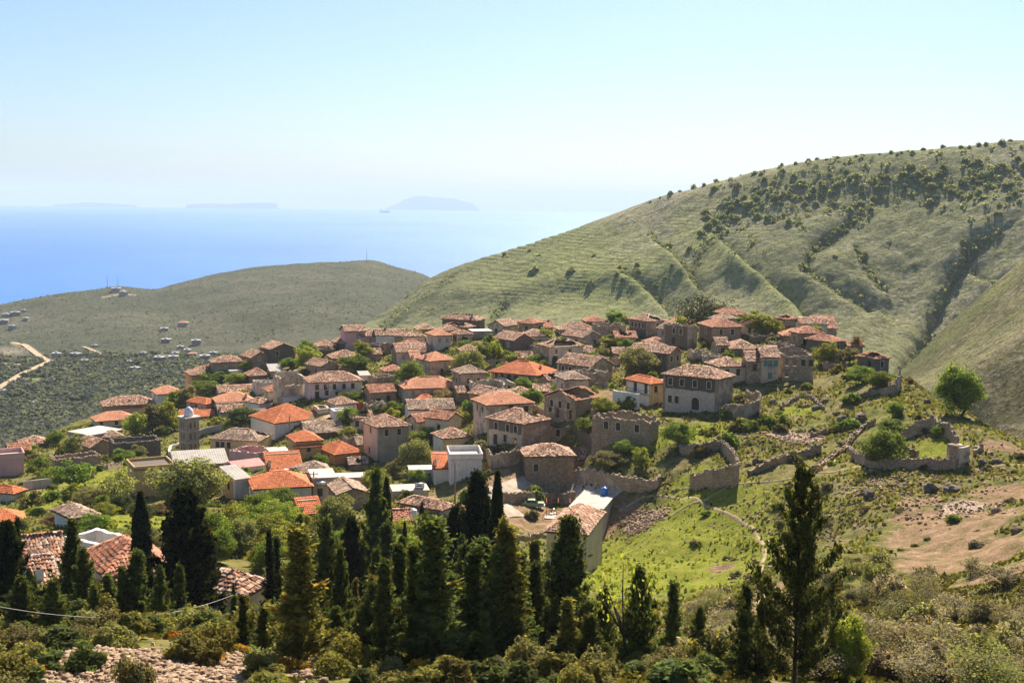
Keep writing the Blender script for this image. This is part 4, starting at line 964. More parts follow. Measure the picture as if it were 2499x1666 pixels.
# church and tower group
CH = h_('church','long white church with broad orange tiled roof and slit windows',632,671,786,1074,1031,28,'hip','new','wh','m.43p m.85p','',D=12.5,cat='church',pitch=.5)
h_('house','sprawling brown tile roofs right of the church',738,746,838,1080,1056,10,'gR','brown','dk','','',D=8)
h_('house','yellow house with brown hip roof by the bell tower lawn',519,629,672,1112,1075,66,'hip','brown','ye','','u.62w u.76w u.88w l.86d',mL='ye',D=12,hole=(.7,.08,.2),W=8)
h_('ruined_house','roofless pink-fronted shell below the yellow house',560,632,674,1132,1106,55,'ruin','','pk','m.3o','',mL='pk',D=8,nz=.15,mR='s3')
TW = h_('house','ochre house with two-tier orange hip roof and awning',692,722,785,1120,1076,14,'hip','new','oc','m.5w','',D=7,pitch=.5)
h_('house','orange-rendered house with orange hip roof',798,817,882,1134,1107,24,'hip','new','og','l.5d','u.4p',D=8,pitch=.55)
h_('shed','low orange lean-to roof carrying two white water heaters',650,656,736,1162,1146,8,'sR','new','cr','','',D=5,cat='shed')
h_('house','brown-tiled hip roof beside the water heaters',733,738,808,1166,1154,10,'hip','brown','cr','','',D=6,pitch=.5)
h_('house','red sheet-metal roofed house below the pink-fronted shell',538,575,644,1166,1142,24,'metal','','wh','','',D=6,pitch=.3)
h_('house','ochre house with big grey sheet roof and window, propped pipe at its wall',536,574,608,1222,1170,28,'asb','','wh','','u.45w',mL='oc',D=5,pitch=.28)
h_('house','wide fibre-cement roof behind the big pale tree',418,428,556,1150,1138,6,'asb','','oc','','',D=7,pitch=.28)
h_('house','ochre flat-roofed block with sunken mossy roof left of the big pale tree',325,331,425,1215,1148,10,'flat','','oc','','',D=7,parapet=.5,slab='dk')
h_('house','cream house with glossy orange roof nearest the thicket',616,620,760,1238,1191,5,'hip','new','ow','','',D=8)
h_('house','flat concrete terrace house right of the glossy orange roof',759,764,820,1226,1168,6,'flat','','cc','l.3p','',D=7)
h_('house','rubble gable house with old tiles behind the conifers',816,826,898,1248,1206,12,'gL','brown','st','','',D=8,pitch=.38)
# white group
h_('house','white cubic building with parapet terrace',1096,1099,1176,1184,1122,4,'flat','','wh','','',D=8,parapet=1.0)
h_('house','white annex with small orange tile roof beside the cubic building',1056,1059,1098,1186,1141,4,'sR','new','wh','','',D=5,pitch=.4)
h_('garage','low white garage with bright blue door',997,1000,1057,1184,1148,4,'flat','','wh','m.68b','',D=4,cat='garage')
h_('house','old tile hip-roofed house just behind the tall cypresses',1003,1077,1108,1262,1242,52,'hip','old','s3','','',D=9,pitch=.55)
h_('house','flat cream roof with water heater behind the cypress tops',956,960,1046,1218,1200,6,'flat','','cr','m.5D','',D=5)
h_('house','low rubble house with long wavy tile roof by the sunlit road',1275,1284,1402,1174,1112,10,'hip','old','st','m.2w','m.5p',D=7,pitch=.45)
h_('shed','lean-to tile roof slumping off the low rubble house',1396,1402,1444,1160,1120,22,'gR','old','st','','',D=5,cat='shed')
h_('ruined_house','square roofless stone house with ragged wall tops in the terraces',1475,1586,1608,1090,1030,66,'ruin','','st','','u.78w u.55w u.2w',mL='st',D=12,tops={'F':[(0,1.1),(.5,1.25),(1,1)]},nz=.35)
h_('house','tall cream house with rough tile roof at the meadow edge',1338,1430,1468,1400,1300,79,'hip','old','cr','','l.4p',D=6.0,W=13,pitch=.6,mR='cc',below=4)
SL = h_('house','tall building with pale slab roof holding a blue tank at the meadow edge',1391,1470,1501,1318,1243,79,'flat','','cc','','',D=5.6,W=12,below=5,slab='cc')
# foreground roofs
FG1 = h_('house','large foreground house with heavy clay tiles behind the cypresses',415,591,648,1522,1448,58,'hip','old','cr','','',r=104,D=12,o=.4,pitch=.62,below=5,single=300)
FG2 = h_('house','foreground house with heavy clay tiles left of the slim cypress',245,262,420,1455,1398,14,'hip','red','cr','','',r=112,D=8,o=.4,pitch=.6,below=5)
h_('house','leftmost foreground house with straight rows of pale tiles',55,62,160,1440,1380,8,'gR','old','wh','','',r=122,D=7,pitch=.55,below=5)
h_('house','foreground lean-to of pale tiles below the leftmost tile roof',88,96,142,1470,1432,10,'sR','old','wh','','',r=112,D=4,pitch=.5,below=5)
h_('ruined_house','ruined white-walled box behind the foreground roofs',190,252,330,1372,1330,40,'ruin','','wh','','',D=6,nz=.12)
h_('house','white house with brown tile hip roof in the lower left gardens',148,178,238,1302,1262,22,'hip','brown','wh','','',D=6)
h_('house','orange tile roof at the lower left picture edge',-40,-35,62,1300,1278,4,'hip','new','wh','','',D=6)
h_('shed','tiny orange-roofed outhouse in the green thicket',728,736,784,1272,1262,14,'sR','new','cr','','',D=3,cat='shed')
h_('shed','tile-roofed outhouse with water tank among the conifers',958,962,1002,1310,1268,8,'gR','red','s2','','',D=4,cat='shed')

# smaller buildings squeezed between
h_('shed','white metal-roofed shed right of the long white two-storey house',876,880,902,934,916,10,'asb','','wh','','',D=4,cat='shed',pitch=.15)
h_('house','white block squeezed between the yellow house and the dark open house',556,562,590,926,906,14,'flat','','wh','','',D=4)
h_('ruined_house','low roofless stone enclosure left of the white terrace box',770,776,806,1012,996,14,'ruin','','s3','','',D=5,nz=.2)
h_('ruined_house','stone enclosure with steps between the pine and the cream two-storey house',1682,1690,1730,880,858,14,'ruin','','s3','','',D=5,nz=.35)
h_('ruined_house','low broken walls above the cream two-storey house',1706,1714,1762,884,868,10,'ruin','','s3','','',D=4,nz=.25)
h_('ruined_house','rubble shell behind the tall roofless ruin at right',1878,1884,1930,858,838,14,'ruin','','s2','','',D=5,nz=.5)
h_('ruined_house','dark roofless pen below the right crest thicket',1828,1834,1904,840,820,10,'ruin','','dk','','',D=4,nz=.25)
h_('ruined_house','grassy roofless pen left of the rightmost tiled house',2008,2016,2068,908,886,12,'ruin','','st','','',D=4,nz=.35)
h_('house','flat white roof behind the two-tier orange roof',655,660,704,1124,1104,10,'flat','','wh','','',D=5)
h_('house','pale terrace slab above the rubble gable house',816,820,902,1186,1168,6,'flat','','cc','','',D=4)
h_('house','small pale flat roof left of the vine-covered tree',870,874,916,1186,1168,6,'flat','','cr','','',D=4)
h_('ruined_house','heap-roofed shed right of the orange-rendered house',848,854,898,1148,1132,10,'gR','brown','st','','',D=4,hole=(.5,.3,.25))
h_('house','small brown roof between the grey house and the church lane',868,874,902,1100,1084,14,'gR','brown','s2','','',D=5)
h_('ruined_house','narrow roofless shell beside the dark gabled crest house',1296,1302,1332,868,846,16,'ruin','','s2','','',D=6,nz=.3)
h_('house','small brown-tiled house left of the roofless house with the arched cellar',1258,1264,1300,890,872,14,'gR','old','st','','',D=5)
h_('ruined_house','broken stone shell right of the village centre orange roof',1122,1128,1160,942,920,16,'ruin','','s3','m.5o','',D=5,nz=.4)
h_('house','low tile roof behind the patched orange roof',1238,1246,1300,978,960,10,'hip','old','s2','','',D=5)
h_('house','brown tile roof below the long stone cottage',1300,1306,1344,972,954,12,'gR','old','s2','','',D=5)
h_('ruined_house','walled yard right of the half-roofed stone house',1448,1454,1500,1030,1008,12,'ruin','','st','','',D=5,nz=.35)
h_('ruined_house','roofless annex behind the white balcony house',1618,1622,1648,960,930,12,'ruin','','s3','','',D=5,nz=.3)
h_('house','brown tile roof left of the corner-on orange roof',440,446,486,1030,1014,12,'gR','old','cr','','',D=5)
h_('house','red-roofed yard house just behind the bell tower',436,442,524,1040,1018,8,'gR','new','wh','','',D=5)
h_('house','old tile roof left of the church behind the little white house',560,566,608,986,972,10,'gR','old','s2','','',D=4)
h_('ruined_house','roofless stone yard right of the sprawling brown roofs',838,844,884,1090,1070,12,'ruin','','s3','','',D=5,nz=.25)
h_('house','tile roof wedged between the crest gable and the dark gable house',884,890,930,880,864,12,'gR','old','s2','','',D=5)
h_('ruined_house','crumbled shell below the yellowish stone house',1040,1046,1076,912,892,14,'ruin','','s2','','',D=5,nz=.4)
h_('house','small tile-roofed house between the crest cream house and the walnut trees',1120,1126,1168,872,854,12,'hip','old','s3','','',D=5)
h_('house','low tile roof below the gabled stone house near the crest',1400,1406,1446,874,858,12,'gR','old','s2','','',D=5)
h_('house','tile roof left of the dark house with the spreading tree',1492,1498,1540,880,862,12,'gR','old','s2','','',D=5)

# old houses packed into what gaps remain
rf = random.Random(41); n_f = 0
for i in range(3000):
    px = rf.uniform(560, 1960); r = rf.uniform(240, 372); P = on_r(px, r); qx, qy = pixel(P)
    lo = 812 + max(0, 1120-qx)*.26; hi = np.interp(qx, [560, 900, 1150, 1300, 1500, 1700, 1960], [1080, 1110, 1060, 1000, 930, 880, 850])
    if not lo < qy < hi: continue
    W = rf.uniform(4.5, 7.5); D = rf.uniform(4.5, 6.5); th = rf.choice([12, 20, 30, 40, 55]); a = -math.atan2(P[0], P[1]) + R(th)
    ex = np.array([math.cos(a), math.sin(a)]); ey = np.array([-math.sin(a), math.cos(a)])
    if any(inside(*(P[:2]+ex*u*W+ey*v*D), 1.1) for u in (0, .5, 1) for v in (0, .5, 1)): continue
    hgt = rf.uniform(2.4, 4.6); kind = rf.choice(['hip', 'gR', 'gL', 'gR', 'ruin', 'ruin', 'hip']); mt = rf.choice(['st', 's2', 's3', 's3', 'cr', 's2', 'ow'])
    ye = pixel(P+np.array([0, 0, hgt]))[1]; n_f += 1
    kw = dict(hole=(rf.uniform(.3, .7), .3, .25)) if kind == 'gR' and rf.random() < .3 else {}
    if kind == 'ruin': kw = dict(nz=.4)
    h_('ruined_house' if kind == 'ruin' else 'house', ('small roofless stone shell near ' if kind == 'ruin' else 'small old-tiled house near ')+near_mark(P), 0, qx, 0, qy, ye, th, kind, rf.choice(['old', 'old', 'red', 'brown']), mt,
       rf.choice(['m.5p', 'm.3w m.7w', 'm.3D m.7p', '']) if kind != 'ruin' else 'm.5o', rf.choice(['m.5w', '', 'm.4p']), r=r, W=W, D=D, group='small houses in the gaps', **kw)
    if n_f >= 34: break
# ------------------------------------------------------------------ plants
M_LEAF = m_leaf('foliage'); M_BARK = m_plain('bark', (.085, .062, .045), .95, .3, 4)
M_NEEDLE = m_leaf('conifer foliage', .36)
def leaves(C, N, size, rg, cvar=.25, tint=None, elong=1.5):
    """quads at C (k,3) facing N (k,3)"""
    k = len(C); N = N + rg.normal(0, .55, (k, 3)); N /= np.linalg.norm(N, axis=1)[:, None] + 1e-9
    t = rg.normal(0, 1, (k, 3)); a = np.cross(N, t); a /= np.linalg.norm(a, axis=1)[:, None] + 1e-9; b = np.cross(N, a)
    s = size * rg.uniform(.6, 1.3, k); a = a * (s * elong)[:, None] * .5; b = b * s[:, None] * .5
    V = np.stack([C - a, C - b * .9, C + a, C + b], 1)
    c = np.clip(1 + rg.normal(0, cvar, (k, 1)), .35, 1.8) * np.ones((1, 3))
    if tint is not None: c = c * tint
    return V.reshape(-1, 3), np.repeat(c, 4, 0)
def leaf_mesh(name, parts, mat):
    V = np.concatenate([p[0] for p in parts]); C = np.concatenate([p[1] for p in parts])
    return mesh_np(name, V, np.arange(len(V)).reshape(-1, 4), mat, C)
def broad(seed, H_=6.0, W_=5.5, nc=34, nl=75, leaf=.30, trunk=.28, upright=0.0, sparse=1.0):
    rg = np.random.default_rng(seed); P = []; mb = MB(); tz = H_*trunk
    lean = rg.normal(0, .25, 2); top = (lean[0], lean[1], tz*1.1)
    mb.tube([(0, 0, -.6), (lean[0]*.4, lean[1]*.4, tz*.5), top], [.035*H_, .028*H_, .02*H_], 6)
    lobes = rg.normal(0, 1, (5, 3)); lobes /= np.linalg.norm(lobes, axis=1)[:, None]
    for i in range(nc):
        d = rg.normal(0, 1, 3); d[2] = d[2] + .12; d /= np.linalg.norm(d)
        rad = rg.random()**.38 * (.74 + .34*max(0, (lobes@d).max()) ) * rg.uniform(.75, 1.1)
        cz = tz*.6 + (H_-tz*.6)*.47
        c = np.array([d[0]*W_*.5*rad, d[1]*W_*.5*rad, cz + d[2]*(H_-tz*.6)*.47*rad])
        cr = W_*rg.uniform(.11, .2)
        k = int(nl*rg.uniform(.6, 1.3)*sparse)
        q = rg.normal(0, 1, (k, 3)); q /= np.linalg.norm(q, axis=1)[:, None]; rr_ = cr*rg.random(k)[:, None]**.45
        pos = c + q*rr_*np.array([1.15, 1.15, .8])
        P.append(leaves(pos, q*.6+np.array([0, 0, .5])+d*.3, leaf, rg, .2, np.array([1, 1, 1])*rg.uniform(.72, 1.25)))
        if i % 3 == 0: mb.tube([top, tuple((np.array(top)+c)/2+rg.normal(0, .15, 3)), tuple(c)], [.016*H_, .01*H_, .004*H_], 5, False)
    return leaf_mesh('crown', P, M_LEAF), mb.mesh('trunk', M_BARK, True)
def bush(seed, H_=1.8, W_=2.4, n=2600, leaf=.13, tips=None, spiky=0.0):
    rg = np.random.default_rng(seed); P = []; nb = 16
    for i in range(nb):
        d = rg.normal(0, 1, 3); d[2] = abs(d[2])*.9+.15; d /= np.linalg.norm(d); ra = rg.uniform(.3, .82)
        c = np.array([d[0]*W_*.5*ra, d[1]*W_*.5*ra, .12*H_+d[2]*H_*.72*ra]); cr = W_*rg.uniform(.13, .24); k = n//nb
        q = rg.normal(0, 1, (k, 3)); q /= np.linalg.norm(q, axis=1)[:, None]
        pos = c + q*cr*rg.random(k)[:, None]**.4; pos[:, 2] = np.maximum(pos[:, 2], -.1)
        nn = q*.7+np.array([0, 0, .45])
        t = np.array([1, 1, 1.])*rg.uniform(.7, 1.25)
        lf = leaves(pos, nn, leaf, rg, .22, t, 1.5+spiky)
        if tips is not None:
            m = np.repeat((q[:, 2] > .1) & (rg.random(k) < tips[1]), 4); lf[1][m] = np.array(tips[0])*rg.uniform(.8, 1.2, (m.sum(), 1))
        P.append(lf)
    return leaf_mesh('bush', P, M_LEAF)
def conifer(seed, H_=10.0, W_=3.4, nb=70, leaf=.16, start=.12, power=.7, up=.35, dens=9.0, per=12, cr=.2, lean=.0, taper=1.0):
    """ragged cypress or fir: trunk, ascending limbs, sprays along them"""
    rg = np.random.default_rng(seed); P = []; mb = MB()
    bend = rg.normal(0, .012*H_, 2)
    tp = [(bend[0]*math.sin(t*2.2)+lean*t*t*H_, bend[1]*math.sin(t*2.7), -.8+(H_+.8)*t) for t in np.linspace(0, 1, 9)]
    mb.tube(tp, [max(.012, .014*H_*(1-t)**.8) for t in np.linspace(0, 1, 9)], 6)
    ga = rg.random()*6
    for i in range(nb):
        t = start + (1-start)*((i+rg.random())/nb)**.9; z = t*H_; f = (1-t)
        L = W_*.5*(f**power)*rg.uniform(.45, 1.4) + .2
        ga += 2.4 + rg.normal(0, .5); el = up + rg.normal(0, .14) + .45*t
        bx = np.interp(z, [p[2] for p in tp], [p[0] for p in tp]); by = np.interp(z, [p[2] for p in tp], [p[1] for p in tp])
        o = np.array([bx, by, z]); d = np.array([math.cos(ga)*math.cos(el), math.sin(ga)*math.cos(el), math.sin(el)])
        m_ = o + d*L*.55; e = o + d*L + np.array([0, 0, .26*L])
        if L > .4: mb.tube([tuple(o), tuple(m_), tuple(e)], [.011*L+.012, .008*L+.006, .005], 4, False)
        ns = max(3, int(dens*L))
        bt = rg.uniform(.75, 1.2)
        for j in range(ns):
            s = .12 + .9*(j+rg.random())/ns
            c = (o*(1-s)**2 + 2*m_*s*(1-s) + e*s*s) + rg.normal(0, .05+.03*L, 3)
            q = rg.normal(0, 1, (per, 3)); rad = cr*(1.15-.55*s)*rg.uniform(.6, 1.3)
            ax = d*.6 + np.array([0, 0, .6]); pos = c + q*rad*.6 + ax[None]*(rg.random(per)[:, None]-.3)*rad*1.6
            nn = np.cross(ax[None]+.2*q, rg.normal(0, 1, (per, 3)))
            tint = np.array([1, 1, 1.])*bt*rg.uniform(.55, 1.45)
            if rg.random() < .025: tint = np.array([2.0, 1.25, .9])*rg.uniform(.7, 1.1)
            P.append(leaves(pos, nn, leaf, rg, .22, tint, 2.0))
    return leaf_mesh('crown', P, M_NEEDLE), mb.mesh('trunk', M_BARK, True)
def column(seed, H_=12.0, W_=1.7, n=5200, leaf=.26):
    rg = np.random.default_rng(seed); z = rg.random(n)**.9
    prof = np.interp(z, [0, .04, .12, .35, .6, .85, 1], [.25, .55, .85, 1, .86, .5, .04]) * (1+.22*fbm(z*9+seed, z*0+seed, 2, seed))
    th = rg.random(n)*2*math.pi; lump = 1+.22*fbm(np.cos(th)*2+z*7, np.sin(th)*2+seed, 3, seed+3)*1.6
    r_ = W_*.5*prof*lump*(.72+.28*rg.random(n)**.5)
    C = np.stack([np.cos(th)*r_, np.sin(th)*r_, z*H_], 1); N = np.stack([np.cos(th), np.sin(th), 0*th+.15], 1)
    lf = leaves(C, N, leaf, rg, .25, None, 2.0)
    mb = MB().tube([(0, 0, -.8), (0, 0, H_*.3), (0, 0, H_*.9)], [.16, .12, .03], 6)
    return leaf_mesh('crown', [lf], M_NEEDLE), mb.mesh('trunk', M_BARK, True)

PL = {}
PL['tree'] = [broad(100+i, 6, 5.6+.3*(i % 3), 46, 85, .30, .14+.04*(i % 2)) for i in range(6)]
PL['tall'] = [broad(120+i, 8, 4.6, 44, 85, .30, .1) for i in range(3)]
PL['thin'] = [broad(130+i, 6, 5.4, 34, 34, .26, .28) for i in range(3)]
PL['near'] = [broad(140+i, 6, 5.4, 72, 150, .19, .14) for i in range(3)]
PL['neart'] = [broad(150+i, 5, 4.6, 42, 60, .13, .16) for i in range(4)]
PL['sap'] = [broad(160, 5, 4.6, 26, 16, .15, .25)]
PL['con'] = [conifer(200+i, 10, 5.4, 76, .2, .05+.04*(i % 2), .95, .2, 4.6, 20, .34) for i in range(6)]
PL['conn'] = [conifer(220+i, 10, 5.6, 70, .17, .02, .9, .3, 4.8, 22, .34) for i in range(5)]
PL['slim'] = [conifer(230+i, 10, 2.4, 70, .17, .05, .8, .42, 6.5, 18, .26) for i in range(4)]
PL['dense'] = [conifer(240+i, 12, 6.4, 130, .24, .03, .8, .28, 6.5, 22, .42) for i in range(3)]
PL['col'] = [column(260+i, 12, 1.75, 5600) for i in range(3)]
PL['hero'] = [conifer(277, 10, 7.6, 60, .1, .02, .85, .34, 11, 22, .2)]
PL['pine'] = [broad(280, 7, 11, 46, 90, .26, .25)]
BUSH = {'bush': [bush(300+i, 1.9, 2.6) for i in range(4)], 'spiky': [bush(310+i, 2.2, 2.0, 2600, .12, None, 1.4) for i in range(3)],
        'gorse': [bush(320+i, 1.2, 1.7, 2400, .09, ((3.4, 1.55, .25), .5)) for i in range(3)], 'grey': [bush(330+i, 1.5, 2.2, 1500, .11, None, 1.0) for i in range(3)],
        'far': [bush(340+i, 1.8, 2.6, 900, .26) for i in range(4)]}
COLR = dict(g=(.17,.23,.032), y=(.265,.285,.045), d=(.075,.10,.027), o=(.2,.18,.075), b=(.23,.16,.08), p=(.225,.225,.075), c=(.085,.105,.03), c2=(.115,.14,.04), k=(.034,.044,.018), grey=(.22,.19,.115), m=(.19,.17,.045))
PC = [0]
def plant_at(kind, P, h, w_, color, name, label, cat, group=None, parts=True, sink=.15):
    PC[0] += 1; rs = random.Random(PC[0]*31)
    rz = rs.random()*6.28
    col = COLR[color] if isinstance(color, str) else color
    if kind in BUSH:
        me = rs.choice(BUSH[kind]); d = me.vertices; s0 = {'bush': (1.9, 2.6), 'spiky': (2.2, 2.0), 'gorse': (1.2, 1.7), 'grey': (1.5, 2.2), 'far': (1.8, 2.6)}[kind]
        return obj(name, me, None, label, cat, group, None, (P[0], P[1], P[2]-sink), rz, (w_/s0[1], w_/s0[1], h/s0[0]), col)
    cr, tr = rs.choice(PL[kind]); s0 = dict(tree=(6, 5.8), tall=(8, 4.6), thin=(6, 5.4), near=(6, 5.4), neart=(5, 4.6), sap=(5, 4.6), con=(10, 4.6), conn=(10, 4.4), slim=(10, 2.0), dense=(12, 5.6), col=(12, 1.75), hero=(10, 5.6), pine=(7, 11))[kind]
    o = mkempty(name, label, cat, (P[0], P[1], P[2]-sink), rz, group); o.scale = (w_/s0[1], w_/s0[1], h/s0[0])
    obj('trunk', tr, o); obj('crown', cr, o, color=col)
    return o
def tree_px(kind, px, yb, wpx, hpx, color, label, name='tree', cat='tree', group=None, r=None):
    P = ground(px, yb) if r is None else on_r(px, r); rr_ = math.hypot(P[0], P[1]); s = rr_/FPX
    return plant_at(kind, P, hpx*s*1.02, wpx*s, color, name, label, cat, group)
def tree_top(kind, px, r, ytop, wpx, color, label, name='cypress', cat='tree', group=None):
    P = on_r(px, r); h = ray(px, ytop)[2]*r - P[2]
    return plant_at(kind, P, max(h, 1.0), wpx*r/FPX, color, name, label, cat, group, sink=.3)

# foreground conifers (column, distance, top row, width)
for a in [
 ('col',340,95,1192,52,'k','slim columnar cypress left of the big dark conifer in the lower left'),
 ('dense',451,93,1190,165,'k','wide dark conifer standing before the foreground tile roof'),
 ('con',172,90,1266,95,'c','dark conifer in front of the leftmost foreground tiled house'),
 ('conn',197,78,1332,90,'c2','olive-green young conifer right below the leftmost dark conifer'),
 ('dense',6,84,1272,120,'k','dark conifer cut by the left picture edge'),
 ('slim',37,88,1262,30,'k','slender dark spire beside the left-edge conifer'),
 ('slim',253,78,1395,46,'c2','thin ragged conifer with bare stem left of the slim cypress'),
 ('slim',287,76,1374,42,'c2','second thin bare-stemmed conifer left of the slim cypress'),
 ('conn',118,71,1408,80,'c2','bushy young conifer above the cable at lower left'),
 ('col',565,84,1412,15,'c2','very thin cypress in front of the heavy-tiled house corner'),
 ('slim',653,92,1293,36,'k','left one of the twin dark spires right of the tiled house'),
 ('slim',671,93,1308,36,'k','right one of the twin dark spires right of the tiled house'),
 ('con',729,88,1260,80,'c','tall thin-topped conifer right of the twin dark spires'),
 ('con',777,90,1346,70,'c','short conifer next to the tall thin-topped conifer'),
 ('dense',857,104,1260,85,'k','dark bushy conifer in the bright green thicket'),
 ('con',917,110,1148,95,'c','tall airy conifer left of the cypress pair'),
 ('col',943,122,1160,34,'k','dark columnar cypress hugging the tall airy conifer'),
 ('col',988,128,1268,18,'k','small cypress in front of the outhouse water tank'),
 ('col',1030,148,1220,20,'k','small pointed cypress before the old hip-roofed house'),
 ('dense',1164,100,1156,135,'k','broad black conifer left of the tallest cypress'),
 ('col',1215,93,1143,50,'k','tallest columnar cypress in the centre foreground'),
 ('col',1181,76,1296,38,'c','olive columnar cypress in front of the broad black conifer'),
 ('col',1263,76,1305,30,'c','slender cypress right of the tallest cypress'),
 ('con',991,76,1350,90,'c2','olive conifer in front of the outhouse'),
 ('con',1062,73,1352,115,'c2','large olive conifer left of centre foreground'),
 ('conn',917,62,1410,110,'c2','bushy olive conifer nearest below the tall airy one'),
 ('col',1000,66,1436,24,'c2','thin cypress among the olive conifers'),
 ('conn',1110,66,1395,105,'c2','olive conifer at the foot of the broad black conifer'),
 ('con',1391,76,1258,170,'c2','spire-topped wide conifer in front of the tall cream house'),
 ('con',1308,84,1318,85,'c','conifer left of the tall cream house front'),
 ('con',1570,63,1380,120,'c2','pair-topped conifer before the meadow'),
 ('slim',1650,62,1410,55,'c2','slim brown-tipped conifer at the meadow foot'),
 ('hero',1960,55,1130,235,'c','tall ragged conifer with spreading limbs at right foreground'),
 ('slim',1833,57,1420,62,'c','slim conifer left of the ragged tall conifer'),
 ('slim',1872,57,1460,50,'c','shorter slim conifer touching the ragged tall conifer'),
 ('conn',1275,60,1500,110,'c2','young conifer below the slender cypress'),
 ('conn',820,64,1470,95,'c2','young olive conifer in the lower thicket left of centre'),
 ('slim',1185,58,1480,50,'c2','slim young conifer at bottom centre'),
 ('conn',1450,58,1490,110,'c2','young conifer at the bottom right of the spire-topped one'),
 ('dense',1110,101,1240,120,'k','black conifer filling the gap left of the broad black conifer'),
 ('dense',1062,110,1290,85,'k','dark conifer behind the large olive conifer'),
 ('col',1190,97,1205,34,'k','dark cypress just left of the tallest cypress'),
 ('col',1140,99,1250,32,'k','dark cypress at the left of the central cypress group'),
 ('con',1240,87,1335,85,'c','conifer between the tallest and the slender cypress'),
 ('conn',700,72,1440,90,'c','dark young conifer below the tall thin-topped conifer'),
 ('conn',330,70,1490,95,'c2','juniper-like conifer below the cable at left'),
 ('conn',175,66,1480,70,'c','small dark conifer by the rubble at lower left'),
 ('con',1140,84,1330,90,'k','dark conifer filling between the black conifer and the olive one'),
 ('conn',1720,60,1470,70,'c2','lone young conifer at the foot of the meadow'),
 ('conn',40,74,1400,100,'c','dark spreading conifer at the left edge above the cable'),
]: tree_top(*a, group=None)
rt = random.Random(23)
for i in range(84):
    px = rt.uniform(560, 1560) if i < 68 else rt.uniform(-20, 560); r = rt.uniform(56, 100) if i < 68 else rt.uniform(70, 98)
    P = on_r(px, r); h = rt.uniform(2.8, 7.0)*(.75 if px > 1300 else 1)
    if i >= 68: h *= .62
    if 480 < px < 665: h *= .38
    plant_at(rt.choice(['conn', 'slim', 'con', 'slim']), P, h*1.12, h*rt.uniform(.26, .42), rt.choice(['c', 'c2', 'c2', 'c2', 'm']), 'young_conifer', 'olive-green young conifer near ' + near_mark(P), 'tree', 'young conifers of the foreground belt', sink=.3)
